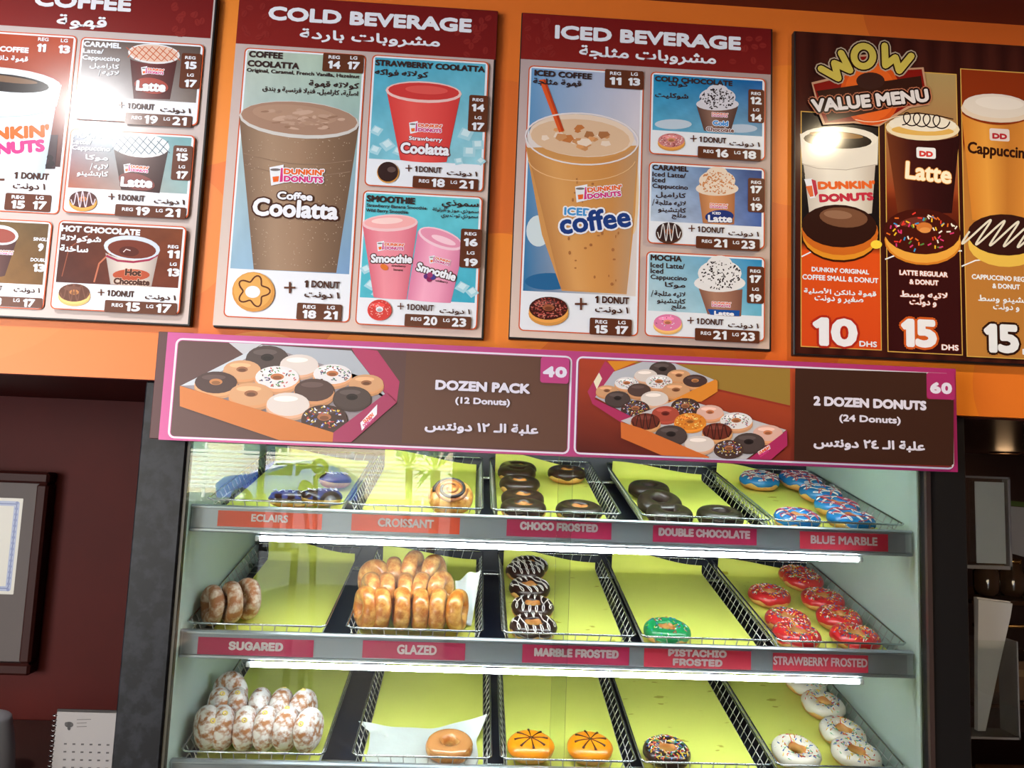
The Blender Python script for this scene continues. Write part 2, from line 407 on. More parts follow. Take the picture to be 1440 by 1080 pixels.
# ------------------------------------------------------------------ room shell
YB = 1.50                                   # face of the orange bulkhead
zb = on(700, 555.5, YB)[2]                  # its lower edge
ZC = on(1085, 12, YB)[2]                    # the ceiling
FL = -1.62
mb = MB(); mb.box((-3.28, YB, zb), (4.08, 2.16, ZC)); mb.build('wall_front', M_orange, kind='structure')
mb = MB(); mb.box((-3.4, -4.2, ZC), (4.2, 3.4, ZC + 0.12)); mb.build('ceiling', M_ceil, kind='structure')
mb = MB(); mb.box((-3.4, 2.16, FL), (0.95, 2.3, ZC)); mb.build('wall_back', M_maroon, kind='structure')
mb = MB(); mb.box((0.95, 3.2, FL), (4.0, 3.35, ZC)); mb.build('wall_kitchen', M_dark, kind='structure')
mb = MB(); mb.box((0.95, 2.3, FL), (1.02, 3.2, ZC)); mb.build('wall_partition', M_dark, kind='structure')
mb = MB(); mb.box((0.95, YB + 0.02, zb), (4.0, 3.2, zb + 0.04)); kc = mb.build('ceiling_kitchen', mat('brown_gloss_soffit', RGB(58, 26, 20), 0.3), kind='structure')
kc.location.z = -0.004
mb = MB(); mb.box((-3.4, -4.2, FL - 0.1), (4.2, 3.4, FL)); mb.build('floor', mat('beige_floor_tiles', RGB(120, 104, 88), 0.45), kind='structure')
mb = MB(); mb.box((-3.4, -4.2, FL), (-3.28, -2.8, ZC)); mb.box((-3.4, -0.4, FL), (-3.28, 3.4, ZC)); mb.box((-3.4, -2.8, 0.8), (-3.28, -0.4, ZC)); mb.box((-3.4, -2.8, FL), (-3.28, -0.4, -1.3)); mb.build('wall_left', M_maroon, kind='structure')
mb = MB(); mb.box((4.08, -4.2, FL), (4.2, 3.4, ZC)); mb.build('wall_right', mat('brown_side_wall', RGB(110, 70, 50), 0.6), kind='structure')
mb = MB(); mb.box((-0.15, -4.2, FL), (4.2, -4.1, ZC)); mb.box((-3.4, -4.2, FL), (-1.95, -4.1, -0.42)); mb.box((-3.4, -4.2, 0.86), (0, -4.1, ZC))
mb.build('wall_street', mat('brown_street_wall', RGB(70, 44, 34), 0.6), kind='structure')
mb = MB()
for x in (-3.3, -1.95, -0.2): mb.box((x, -4.17, -0.42 if x < -2 else FL), (x + 0.05, -4.12, 0.86))
mb.build('window_1', mat('dark_window_frame', RGB(40, 36, 34), 0.4), kind='structure')

mb = MB(); mb.box((-3.28, YB + 0.002, zb - 0.0018), (0.94, 2.158, zb - 0.0002)); mb.build('trim_1', M_maroon, kind='structure')

# ceiling downlights over the menu boards
def downlight(x, y, e, col, label, size=0.045, strength=60):
    r = empty('ceiling_downlight', (x, y, ZC)); tag(r, label, 'ceiling light')
    t = MB(); t.grid(lambda u, v: ((size + 0.012 * v) * math.cos(2 * PI * u), (size + 0.012 * v) * math.sin(2 * PI * u), -0.004 + 0.003 * v), 24, 1, cu=True); t.build('trim_ring', M_alu, r)
    t = MB(); t.grid(lambda u, v: (size * math.cos(2 * PI * u) * v, size * math.sin(2 * PI * u) * v, -0.003), 20, 2, cu=True)
    t.build('lamp_lens', mat('downlight_lens', (1, 1, 1, 1), 0.4, emit=col, es=strength), r)
    l = bpy.data.lights.new('downlight', 'SPOT'); l.energy = e; l.spot_size = math.radians(130); l.spot_blend = 0.8; l.shadow_soft_size = 0.03; l.color = col[:3]
    lo = bpy.data.objects.new('downlight_lamp', l); C.objects.link(lo); lo.location = (0, 0, -0.02); lo.parent = r
def mirror_at(px, py, Y, z):
    p = on(px, py, Y); d = p / np.linalg.norm(p); t = (z - p[2]) / d[2]; return p[0] + d[0] * t, Y - d[1] * t
xg, yg = mirror_at(134, 156, YB - 0.015, ZC)
downlight(xg, yg, 9, (1, 0.97, 0.94, 1), 'cool white round downlight in ceiling before the coffee board', 0.06, 440)
xg, yg = mirror_at(1162, 196, YB - 0.015, ZC)
downlight(xg, yg, 2.0, (1, 0.80, 0.5, 1), 'warm round downlight in ceiling before the value board', 0.022, 1500)

# ------------------------------------------------------------------ street seen mirrored in the case glass
def street():
    g = MB(); g.box((-60, -70, FL - 0.2), (60, -4.3, FL - 0.02)); g.build('street_ground', mat('grey_asphalt', RGB(92, 94, 98), 0.9), kind='structure')
    r = empty('street_building', (-8, -31, FL)); tag(r, 'cream building across the street, seen mirrored in the glass', 'building')
    g = MB(); g.box((-22, -3, 0), (28, 0, 9)); g.build('facade', mat('cream_render', RGB(226, 208, 176), 0.8, noise=(0.6, RGB(214, 196, 168), 0.3, 0.7)), r)
    mw_ = mat('green_grey_window', RGB(96, 120, 118), 0.15)
    mf = mat('white_window_frame', RGB(226, 226, 220), 0.6)
    for x in (-9, -5.5, -2, 4.5, 9, 14):
        g = MB(); g.box((x, 0, 1.6), (x + 2.0, 0.05, 4.6)); wd = g.build('window', mf, r)
        g = MB()
        for k in range(2): g.box((x + 0.08 + k * 0.97, 0.05, 1.7), (x + 0.92 + k * 0.97, 0.08, 4.5))
        g.build('pane', mw_, wd)
    f_ = empty('louvre_fence', (-8, -27.5, FL)); tag(f_, 'white louvred fence beyond the parked car, mirrored in the glass', 'fence')
    for k in range(9):
        g = MB(); g.box((-8, 0, 0.35 + 0.17 * k), (9, 0.05, 0.46 + 0.17 * k), bev=0.01); g.build('slat', mf, f_)
    for k in range(7):
        g = MB(); g.box((-8 + 2.8 * k, -0.08, 0), (-7.9 + 2.8 * k, 0, 1.95)); g.build('post', mf, f_)
    # blue car, nose to the left of the mirrored view
    cx = (on(412, 690, 25.0)[0]); c = empty('parked_car', (cx, -22.0, FL)); tag(c, 'blue hatchback parked across the street, mirrored in the glass', 'car')
    prof = [(-2.1, 0.35), (-2.15, 0.75), (-1.9, 0.98), (-1.2, 1.08), (-0.45, 1.52), (0.6, 1.58), (1.35, 1.42), (1.9, 1.05), (2.12, 0.9), (2.15, 0.4)]
    g = MB(); n = len(prof)
    vs = [(x, y, z) for y in (-0.85, 0.85) for x, z in prof]
    ins = [(x, y * (1 if z < 1.1 else 0.8), z) for x, y, z in vs]
    g.add(ins, [tuple(range(n)), tuple(reversed(range(n, 2 * n)))] + [(i, i + n, (i + 1) % n + n, (i + 1) % n) for i in range(n)])
    blue = mat('blue_car_paint', RGB(48, 80, 168), 0.3, coat=0.3); g.build('body', blue, c)
    gm = mat('car_glass', RGB(20, 26, 34), 0.05)
    for pts in ([(-0.95, 1.1), (-0.4, 1.44), (0.1, 1.46), (0.1, 1.08)], [(0.2, 1.08), (0.2, 1.46), (0.7, 1.46), (1.35, 1.3), (1.5, 1.1)]):
        g = MB(); k = len(pts); g.add([(x, 0.78 if z < 1.2 else 0.70, z) for x, z in pts] + [(x, 0.74, z) for x, z in pts], [tuple(range(k)), tuple(reversed(range(k, 2 * k)))]); g.build('side_window', gm, c)
    for x in (-1.35, 1.35):
        g = MB(); g.tube([(x, 0.66, 0.33), (x, 0.88, 0.33)], 0.33, 18); g.build('wheel', mat('black_tyre', RGB(24, 24, 26), 0.7), c)
        g = MB(); g.tube([(x, 0.885, 0.33), (x, 0.90, 0.33)], 0.2, 12); g.build('hubcap', M_alu, c)
    # spiky palms on the pavement
    pm_ = mat('palm_green', RGB(96, 128, 60), 0.6); tm_ = mat('palm_trunk_brown', RGB(92, 70, 50), 0.8); rnd = random.Random(3)
    for k, (px, Y) in enumerate(((612, 14), (655, 17), (575, 20))):
        X = on(px, 660, Y)[0]; p = empty('palm_plant', (X, 2 * 1.52 - Y, FL)); tag(p, ('spiky palm nearest the shop window, mirrored above the croissant tray', 'middle spiky palm mirrored at the sign edge', 'farthest spiky palm mirrored left of the croissant')[k], 'plant')
        g = MB(); g.tube([(0, 0, 0), (0.03, 0, 0.8), (0, 0, 1.5)], 0.09, 7); g.build('trunk', tm_, p)
        g = MB()
        for a in range(34):
            t = rnd.uniform(0, 2 * PI); e = rnd.uniform(-0.3, 1.3); L = rnd.uniform(0.6, 0.95)
            d = Vector((math.cos(t) * math.cos(e), math.sin(t) * math.cos(e), math.sin(e))); sd = d.cross(Vector((0, 0, 1))).normalized() * 0.035
            b0 = Vector((0, 0, 1.5)); m_ = b0 + d * L * 0.5; tp = b0 + d * L - Vector((0, 0, 0.15))
            g.add([b0, m_ - sd, tp, m_ + sd], [(0, 1, 2, 3)])
        g.build('fronds', pm_, p, kind='stuff')
    # scrolled iron ornament and bar stools just inside the window, seen as dark curls and bars
    iron = mat('dark_iron', RGB(30, 28, 26), 0.5)
    r = empty('scrolled_iron_stand', (0, 0, 0)); tag(r, 'dark scrolled iron ornament by the shop window, mirrored in the glass', 'ornament')
    def curl(px, py, rp, Yv, turn, name):
        g = MB(); pts = []
        for k in range(40):
            t = k / 39; a = turn * (t * 2.6 * PI); rr_ = rp * (0.25 + 0.75 * t)
            q = on(px + rr_ * math.cos(a), py + rr_ * math.sin(a), Yv); pts.append((q[0], 2 * 1.52 - Yv, q[2]))
        g.tube(pts, 0.016, 6); g.build(name, iron, r)
        return pts[-1]
    e1 = curl(448, 657, 13, 5.2, 1, 'scroll'); e2 = curl(428, 690, 12, 5.2, -1, 'scroll')
    g = MB(); g.tube([e1, (e1[0] + 0.02, e1[1], e1[2] - 0.4), (e2[0] + 0.15, e1[1], FL)], 0.016, 6); g.tube([e2, (e2[0] + 0.1, e1[1], e2[2] - 0.5), (e2[0] + 0.15, e1[1], FL)], 0.016, 6); g.build('stem', iron, r)
    wood = mat('brown_chair_wood', RGB(84, 56, 40), 0.5)
    t = empty('cafe_chair', (0, 0, 0)); tag(t, 'slatted cafe chair behind the photographer, mirrored under the eclairs', 'chair')
    Yv = 4.6; Yr = 2 * 1.52 - Yv
    for px in (350, 370, 392, 410):
        a = on(px, 694, Yv); b_ = on(px, 770, Yv); g = MB(); g.box((a[0] - 0.018, Yr - 0.015, b_[2]), (a[0] + 0.018, Yr + 0.015, a[2]), bev=0.004); g.build('back_slat', wood, t)
    a = on(340, 768, Yv); b_ = on(420, 776, Yv); g = MB(); g.box((a[0], Yr - 0.02, b_[2]), (b_[0], Yr + 0.02, a[2]), bev=0.005); g.build('back_rail', wood, t)
    g = MB(); g.box((a[0], Yr - 0.45, FL + 0.44), (b_[0] + 0.05, Yr + 0.02, FL + 0.48), bev=0.01); g.build('seat', wood, t)
    for x in (a[0] + 0.02, b_[0] - 0.02):
        for y in (Yr, Yr - 0.42):
            g = MB(); g.box((x - 0.018, y - 0.018, FL), (x + 0.018, y + 0.018, b_[2] if y == Yr else FL + 0.44)); g.build('leg', wood, t)
street()

# ------------------------------------------------------------------ menu boards
W = RGB(236, 238, 246); WN = RGB(232, 236, 244); BEIGE = RGB(206, 190, 184); BR = RGB(96, 52, 34); BRD = RGB(72, 40, 30); OR = RGB(206, 88, 44)
TXT = RGB(60, 44, 42); DKO = RGB(232, 104, 44); DKP = RGB(212, 58, 130)
def mixc(a, b_, t): t = max(0, min(1, t)); return tuple(a[i] * (1 - t) + b_[i] * t for i in range(4))
def bil(c00, c10, c11, c01, n=0.0, seed=0):
    def f(u, v):
        a = mixc(mixc(c00, c10, u), mixc(c01, c11, u), v)
        if n:
            k = 1 + n * (math.sin(u * 17 + seed) * math.sin(v * 13 + seed * 2) + 0.5 * math.sin(u * 41 + v * 29 + seed))
            a = tuple(max(0, min(1, x * k)) for x in a[:3]) + (1,)
        return a
    return f
def backing(root, tl, br, Y, name='board_backing', grow=3, m=None):
    a = on(tl[0] - grow * 0.4, tl[1] - grow * 0.4, Y); b_ = on(br[0] + grow, br[1] + grow, Y)
    g = MB(); g.box((a[0], Y + 0.0005, b_[2]), (b_[0], YB, a[2]), bev=0.0015); g.build(name, m or M_frameblack, root)
def board(label, tl, br, nm='menu_board'):
    Y = YB - 0.015; r = empty(nm, tuple(on((tl[0] + br[0]) / 2, br[1], YB))); tag(r, label, 'menu board')
    r.location = (0, 0, 0)
    backing(r, tl, br, Y); return r, Print(Y, r, M_print)
def header(p, tl, br, name='header_band'):
    p.part(name); p.field(p.rect(tl, br), bil(RGB(124, 30, 28), RGB(112, 26, 26), RGB(122, 30, 28), RGB(134, 36, 32)), 6, 4)
    rnd = random.Random(int(tl[0] + 1000))
    for k in range(26):
        side = rnd.random() < 0.5; x = rnd.uniform(tl[0] + 4, tl[0] + 42) if side else rnd.uniform(br[0] - 56, br[0] - 6)
        sl = (x - tl[0]) * 0.06; y = rnd.uniform(tl[1] + 6, br[1] - 26) + sl
        a = rnd.uniform(0, 180); p.ell(x, y, 5.2, 3.9, RGB(136, 40, 36), a, n=10); p.k -= 0.93
        p.line([(x - 4 * math.cos(math.radians(a)), y - 4 * math.sin(math.radians(a))), (x + 4 * math.cos(math.radians(a)), y + 4 * math.sin(math.radians(a)))], 0.8, RGB(118, 30, 28))
def panel(p, tl, br, split, fn, label=None, big=False):
    """one boxed item: orange line, white line, picture, white strip from pixel row split (at its left) down"""
    p.part('menu_panel', label)
    p.rr(tl, br, 7, OR); p.rr((tl[0] + 1.6, tl[1] + 1.6), (br[0] - 1.6, br[1] - 1.6), 6, WN)
    a = (tl[0] + 4, tl[1] + 4); b_ = (br[0] - 4.5, br[1] - 4)
    q = p.rect(a, b_); x0, y0 = q[3]; t = (split - q[0][1]) / (q[3][1] - q[0][1])
    L = (q[0][0] * (1 - t) + q[3][0] * t, split); Rr = (q[1][0] * (1 - t) + q[2][0] * t, q[1][1] * (1 - t) + q[2][1] * t)
    p.field([q[0], q[1], Rr, L], fn, 20, 20)
    return q, L, Rr
def plus(p, x, y, s_, col=BR, w_=None):
    w_ = w_ or s_ * 0.34
    p.line([(x - s_, y), (x + s_, y)], w_ * 1.0, col, True); p.line([(x, y - s_), (x, y + s_)], w_, col, True)
def price2(p, tl, br, a, b_, col=BR, h=13, lab=('REG', 'LG')):
    """brown box with two small captions above two prices"""
    br = (br[0], br[1] + 1.5); p.rr(tl, br, 2.5, col); x0, y0 = tl; w_ = br[0] - tl[0]; sl = 0.05 * w_
    ph = h
    p.T(lab[0], x0 + w_ * 0.13, y0 + 8.2, x0 + w_ * 0.42, 5.2, WN, 0.5); p.T(lab[1], x0 + w_ * 0.68, y0 + 9.4, x0 + w_ * 0.86, 5.2, WN, 0.5)
    p.T(a, x0 + w_ * 0.11, y0 + 10 + ph, x0 + w_ * 0.43, ph, WN, 1.7, 'i'); p.T(b_, x0 + w_ * 0.60, y0 + 11.2 + ph, x0 + w_ * 0.92, ph, WN, 1.7, 'i')
def pricev(p, tl, br, a, b_, la='REG', lb='LG', col=BR):
    """tall brown tab: caption, price, caption, price"""
    if col: p.rr(tl, br, 3, col)
    x0, y0 = tl; w_ = br[0] - tl[0]; h = br[1] - tl[1]
    p.T(la, x0 + w_ * 0.18, y0 + h * 0.17, x0 + w_ * 0.80, 4.8, WN, 0.5); p.T(a, x0 + w_ * 0.12, y0 + h * 0.44, x0 + w_ * 0.86, 11.5, WN, 1.6, 'i', n=8)
    p.T(lb, x0 + w_ * 0.30, y0 + h * 0.65, x0 + w_ * 0.70, 4.8, WN, 0.5); p.T(b_, x0 + w_ * 0.12, y0 + h * 0.94, x0 + w_ * 0.86, 11.5, WN, 1.6, 'i', n=8)
def small_strip(p, x, y, reg, lg, xr, donut=True):
    """'+ 1 DONUT' line and the brown box with two prices side by side; x,y = plus centre, xr = right end"""
    plus(p, x, y, 4.6)
    p.T('1', x + 8, y + 4.8, x + 11.5, 8.5, BRD, 0.6, 'i'); p.T('DONUT', x + 14, y + 5.6, x + 46, 9, BRD, 0.7); p.T('١ دونت', xr - 44, y + 11.5, xr - 1, 9.5, BRD, 0.7, 'a')
    a, b_ = (x + 6, y + 10.5), (xr, y + 32.2)
    p.rr(a, b_, 2, BR)
    w_ = xr - x - 6
    p.T('REG', a[0] + w_ * 0.09, y + 20.0, a[0] + w_ * 0.25, 5, WN, 0.4); p.T(reg, a[0] + w_ * 0.28, y + 26.2, a[0] + w_ * 0.49, 12.5, WN, 1.5, 'i', n=8)
    p.T('LG', a[0] + w_ * 0.58, y + 22, a[0] + w_ * 0.68, 5, WN, 0.4); p.T(lg, a[0] + w_ * 0.71, y + 28.4, a[0] + w_ * 0.93, 12.5, WN, 1.5, 'i', n=8)
def logo(p, x, y, w_, up=0, cup=True, rise=0.0):
    """small two-line orange and pink wordmark with a steaming cup; x,y top left, w_ width"""
    h = w_ * 0.125; cw = w_ * 0.24 if cup else 0; dy = -rise * w_
    pts = [(x - 1, y + h * 0.5), (x + w_ + 1, y - 1 + dy), (x + w_ + 1, y + h * 2.1 + dy), (x - 1, y + h * 2.6)]
    if cup:
        p.poly([(x - 0.5, y), (x + cw * 1.06, y - h * 0.4), (x + cw * 1.06, y + h * 2.3), (x + cw * 0.1, y + h * 2.7)], W)
        p.poly([(x + 1, y + h * 0.4), (x + cw * 0.85, y + h * 0.3), (x + cw * 0.75, y + h * 2.2), (x + cw * 0.2, y + h * 2.4)], RGB(232, 236, 240))
        p.poly([(x + cw * 0.85, y + h * 0.1), (x + cw, y + h * 0.1), (x + cw, y + h * 2.1), (x + cw * 0.75, y + h * 2.2)], DKP)
        p.poly([(x + cw * 0.2, y + h * 1.4), (x + cw * 0.7, y + h * 1.3), (x + cw * 0.66, y + h * 2.1), (x + cw * 0.26, y + h * 2.2)], DKO)
        p.ell(x + cw * 0.42, y + h * 0.35, cw * 0.4, h * 0.2, RGB(120, 110, 110), n=12)
    r = rise * (w_ - cw) if rise else None
    p.T("DUNKIN'", x + cw + 1, y + h * 1.05 + (0 if rise else 0), x + w_, h * 0.98, DKO, w_ * 0.02, n=6, rise=r, edge=W, ew=max(0.6, w_ * 0.016))
    p.T('DONUTS', x + cw + 1, y + h * 2.15, x + w_ - 1, h * 0.98, DKP, w_ * 0.02, n=6, rise=r, edge=W, ew=max(0.6, w_ * 0.016))
def wordmark(p, txt, xl, yb, xr, h, col, edge, w_=1.6, ew=1.4, rise=None):
    p.T(txt, xl, yb, xr, h, col, w_, 'b', n=8, edge=edge, ew=ew, rise=rise)
SPR = [RGB(230, 60, 60), RGB(250, 210, 60), RGB(240, 240, 240), RGB(70, 130, 220), RGB(240, 140, 60), RGB(90, 180, 90)]
def brown(*a): return RGB(*a)
GOLD = RGB(214, 150, 74); GOLDL = RGB(232, 182, 110); CHOC = RGB(62, 30, 24)

# ---- board 2, cold beverage
r2, p = board('COLD BEVERAGE menu board with brown and strawberry drinks, third from right', (339, -8), (677, 475))
p.part('board_print'); p.field(p.rect((337.2, -8), (677, 475)), bil(RGB(190, 172, 170), RGB(188, 170, 168), RGB(222, 200, 188), RGB(218, 200, 190)), 4, 8)  # beige ground paler towards the bottom: fall of light painted into the colour
header(p, (337.2, -8), (697, 84))
p.T('COLD BEVERAGE', 377, 28.5, 664, 22, W, 3.2, n=14); p.T('مشروبات باردة', 421, 58, 619, 20, W, 1.5, 'a', n=8)
green = bil(RGB(188, 200, 186), RGB(168, 196, 176), RGB(120, 156, 196), RGB(150, 184, 208), 0.06, 2)
q, L, Rr = panel(p, (344.5, 67), (491.5, 454), 377.5, green, 'panel with tall brown iced coffee drink')
dr = [RGB(126, 102, 84), RGB(168, 140, 116), RGB(160, 130, 106), RGB(134, 106, 84), RGB(112, 88, 70)]
p.cup((336.5, 164), (505, 177), (473, 384), (357, 379), dr, 12, 0)
rnd = random.Random(5)
for k in range(260):
    y = rnd.uniform(195, 376); t = (y - 170) / 210; x = rnd.uniform(342 + 16 * t, 500 - 28 * t)
    p.ell(x, y, 0.7, 0.7, RGB(186, 164, 142), n=5); p.k -= 0.93
p.k += 1
for yy in (216, 232): p.line([(338 + (yy - 164) * 0.095 + t * (165 - (yy - 164) * 0.25), yy + 10 * math.sin(PI * t) + t * 10) for t in [k / 14 for k in range(15)]], 1.2, RGB(146, 120, 100))
p.ell(421, 169, 84.5, 26, RGB(208, 204, 200), 4.4); p.ell(421, 167, 82, 23, RGB(166, 132, 112), 4.4); p.ell(415, 162, 60, 14, RGB(176, 142, 120), 5)
rq = random.Random(44)
for k in range(60):
    a = rq.uniform(0, 2 * PI); q_ = rq.uniform(0, 0.9); x, y = 421 + 72 * q_ * math.cos(a), 168 + 18 * q_ * math.sin(a); p.ell(x, y, rq.uniform(2, 11), rq.uniform(1, 2.6), rq.choice([RGB(186, 154, 134), RGB(152, 118, 98), RGB(170, 136, 116), RGB(196, 164, 144)]), rq.uniform(-15, 20), n=9)
    p.k -= 0.93
p.T('COFFEE', 350, 81, 398, 10, TXT, 1.3, n=8); p.T('COLOATTA'.replace('COLOATTA', 'COOLATTA'), 348, 94, 421, 10, TXT, 1.3, n=8)
p.T('Original, Caramel, French Vanilla, Hazelnut', 347, 103, 506, 7.5, TXT, 0.5)
p.T('كولاته قهوة', 434, 124, 505, 12, TXT, 0.9, 'a'); p.T('اصلية، كاراميل، فنيلا فرنسية و بندق', 369, 130, 504, 10, TXT, 0.5, 'a')
price2(p, (455, 75), (510.5, 103), '14', '17', h=12)
logo(p, 380, 236, 76, rise=0.02)
wordmark(p, 'Coffee', 390, 281, 440, 12, W, BRD, 1.5, 1.6); wordmark(p, 'Coolatta', 355, 304, 476, 27, W, BRD, 3, 2.2)
p.ell(357, 411, 30, 28, GOLD, 10); p.ell(356, 409, 27, 25, RGB(224, 168, 90), 10)
pts = [(357 + (19 + 4.5 * math.cos(5 * a)) * math.cos(a), 410 + (18 + 4.5 * math.cos(5 * a)) * math.sin(a)) for a in [k * 2 * PI / 60 for k in range(61)]]
p.line(pts, 2.2, RGB(92, 44, 30)); p.ell(356, 411, 10.5, 8.5, WN)
plus(p, 408, 405, 8); p.T('1', 428, 404.7, 433, 10.5, BRD, 1.0, 'i'); p.T('DONUT', 438, 405, 478, 10.5, BRD, 1.0); p.T('١ دونت', 428, 421, 477, 12, BRD, 0.9, 'a')
price2(p, (418.5, 426), (480, 451), '18', '21', h=12)
blue = bil(RGB(70, 166, 196), RGB(96, 180, 206), RGB(150, 206, 220), RGB(120, 190, 210), 0.08, 4)
def ice(p, pts, s_=1):
    rnd = random.Random(int(pts[0][0]))
    for x, y, rr_ in pts:
        a = rnd.uniform(0, 1.5); sq = [(x + rr_ * math.cos(a + k * PI / 2), y + rr_ * 0.8 * math.sin(a + k * PI / 2)) for k in range(4)]
        p.poly(sq, RGB(166, 212, 226)); p.poly([(x + (u - x) * 0.6, y + (v - y) * 0.6 - rr_ * 0.15) for u, v in sq], RGB(206, 232, 240))
panel(p, (524, 78), (679.5, 271), 224, blue, 'panel with red slush in a tall cup')
ice(p, [(530, 185, 10), (545, 205, 12), (528, 212, 10), (560, 214, 9), (655, 190, 13), (672, 205, 11), (660, 215, 12), (645, 228, 8), (676, 228, 8)])
p.cup((544, 129), (648, 134), (628, 229), (563, 226), [RGB(214, 66, 64), RGB(232, 92, 86), RGB(226, 80, 76), RGB(206, 62, 60)], 9, 2)
p.ell(596, 131, 53.5, 15, RGB(236, 196, 192), 3); p.ell(596, 130, 50, 12, RGB(206, 62, 60), 3); p.ell(600, 128, 30, 6, RGB(222, 88, 82), 3)
logo(p, 576, 174, 46, rise=0.0); wordmark(p, 'Strawberry', 575, 200, 622, 8, W, RGB(150, 50, 56), 0.6, 0.7); wordmark(p, 'Coolatta', 563, 217, 632, 17, W, RGB(120, 40, 46), 2, 1.5)
p.T('STRAWBERRY COOLATTA', 528, 94, 682, 9.5, TXT, 1.2, n=8, rise=-0.3); p.T('كولاته فواكه', 527, 109, 602, 12, TXT, 0.8, 'a')
pricev(p, (660, 135), (684.5, 187.5), '14', '17')
p.ell(546, 244, 15.5, 15, GOLD); p.ell(546, 243, 14.5, 14, RGB(54, 36, 34)); p.ell(551, 240, 6, 4, RGB(96, 76, 72))
small_strip(p, 575, 238, '18', '21', 672)
panel(p, (511.5, 269), (670.5, 465), 419, bil(RGB(96, 196, 210), RGB(110, 204, 216), RGB(60, 170, 200), RGB(80, 186, 206), 0.08, 6), 'panel with two pink smoothie cups')
ice(p, [(515, 380, 9), (522, 402, 10), (650, 405, 11), (664, 412, 10), (530, 414, 8)])
p.cup((510, 315), (588, 313), (572, 422), (526, 419), [RGB(220, 110, 128), RGB(240, 150, 164), RGB(236, 140, 156), RGB(214, 110, 130)], 10, 1)
p.ell(549, 315, 39, 12, RGB(244, 200, 204), -2); p.ell(549, 314, 36, 9, RGB(246, 176, 176), -2); p.ell(545, 312, 22, 4.5, RGB(252, 214, 210), -2)
p.cup((588, 326), (652, 350), (634, 427), (573, 422), [RGB(222, 130, 166), RGB(246, 172, 200), RGB(240, 160, 190), RGB(214, 124, 160)], 7, 1)
p.ell(620, 337, 33, 13, RGB(246, 204, 218), 20); p.ell(620, 336, 30, 10, RGB(232, 150, 178), 20); p.ell(624, 339, 18, 4.5, RGB(250, 206, 220), 20)
logo(p, 531, 342, 38); wordmark(p, 'Smoothie', 522, 371, 580, 13, W, BRD, 1.6, 1.3, rise=2); p.ell(541, 377, 6, 4, RGB(226, 120, 50), 30)
p.T('strawberry', 551, 377, 571, 4, TXT, 0.2); p.T('banana', 554, 382, 567, 3.5, TXT, 0.2)
logo(p, 604, 362, 30, rise=-0.2); wordmark(p, 'Smoothie', 585, 382, 642, 13, W, BRD, 1.6, 1.3, rise=-13)
for x, y, c_ in ((600, 390, RGB(96, 50, 120)), (604, 394, RGB(140, 40, 90)), (609, 391, RGB(70, 60, 140)), (605, 388, RGB(160, 60, 110))): p.ell(x, y, 4, 4, c_, n=12)
p.T('wildberry', 612, 398, 630, 4, TXT, 0.2, rise=-2)
p.T('SMOOTHIE', 516, 285.5, 584, 10, TXT, 1.3, n=8, rise=-0.5); p.T('Strawberry Banana Smoothie', 516, 294, 600, 6.5, TXT, 0.4); p.T('Wild Berry Smoothie', 515, 301, 574, 6.5, TXT, 0.4)
p.T('سموذي', 621, 295, 673, 13, TXT, 0.9, 'a'); p.T('سموذي موز و فراولة', 608, 301, 673, 8, TXT, 0.4, 'a'); p.T('سموذي توت بري', 620, 309, 672, 8, TXT, 0.4, 'a')
pricev(p, (648.5, 323), (675.5, 379), '16', '19')
p.ring_donut(534.5, 437, 17, 15.5, RGB(206, 60, 56), RGB(212, 58, 54), WN, 0.02, 40, [RGB(244, 190, 184)], seed=3)
small_strip(p, 564, 432, '20', '23', 662)
p.done()

# ---- board 3, iced beverage
r3, p = board('ICED BEVERAGE menu board with large iced coffee cup and orange straw', (735, 18), (1082, 491))
p.part('board_print'); p.field(p.rect((735, 18), (1082, 491)), bil(RGB(178, 158, 160), RGB(166, 146, 146), RGB(214, 190, 176), RGB(222, 200, 188)), 4, 8)  # ground dimmer at the top, dimmest right: uneven light painted in
header(p, (735, 18), (1084, 105))
p.T('ICED BEVERAGE', 780, 55, 1042, 22, W, 3.2, n=14); p.T('مشروبات مثلجة', 814, 83, 1007, 22, W, 1.5, 'a', n=8)
panel(p, (743.5, 92), (897, 473), 409, bil(RGB(110, 160, 206), RGB(208, 204, 220), RGB(226, 214, 206), RGB(40, 110, 160), 0.02, 1), 'panel with large iced coffee cup')
p.ell(757, 325, 17, 22, RGB(208, 222, 228)); p.ell(772, 396, 34, 12, RGB(40, 100, 150)); p.ell(890, 270, 8, 60, RGB(230, 200, 160))
p.ell(818, 205, 79, 40, RGB(226, 216, 214), 4)
p.poly([(739.5, 208), (898, 205), (893, 300), (881, 414), (790, 409), (762, 330)], RGB(208, 150, 88))
p.cup((740, 206), (897, 204), (881, 413), (789, 407), [RGB(190, 132, 78), RGB(220, 162, 98), RGB(214, 152, 86), RGB(204, 142, 80), RGB(190, 150, 112)], 22, 0)
p.ell(818, 191, 74, 30, RGB(232, 210, 190), 4); p.ell(816, 194, 70, 26, RGB(222, 188, 156), 4)
rnd = random.Random(9)
for k in range(24):
    a = rnd.uniform(0, 2 * PI); q_ = rnd.uniform(0.2, 0.86); x, y = 816 + 62 * q_ * math.cos(a), 194 + 20 * q_ * math.sin(a); s_ = rnd.uniform(5, 11)
    p.poly([(x + s_ * math.cos(b0) * rnd.uniform(0.7, 1.1), y + s_ * 0.55 * math.sin(b0)) for b0 in [rnd.uniform(0, 0.6) + k2 * PI * 2 / 5 for k2 in range(5)]],
           rnd.choice([RGB(196, 120, 66), RGB(236, 216, 198), RGB(170, 112, 70), RGB(224, 160, 104), RGB(206, 146, 96)]))
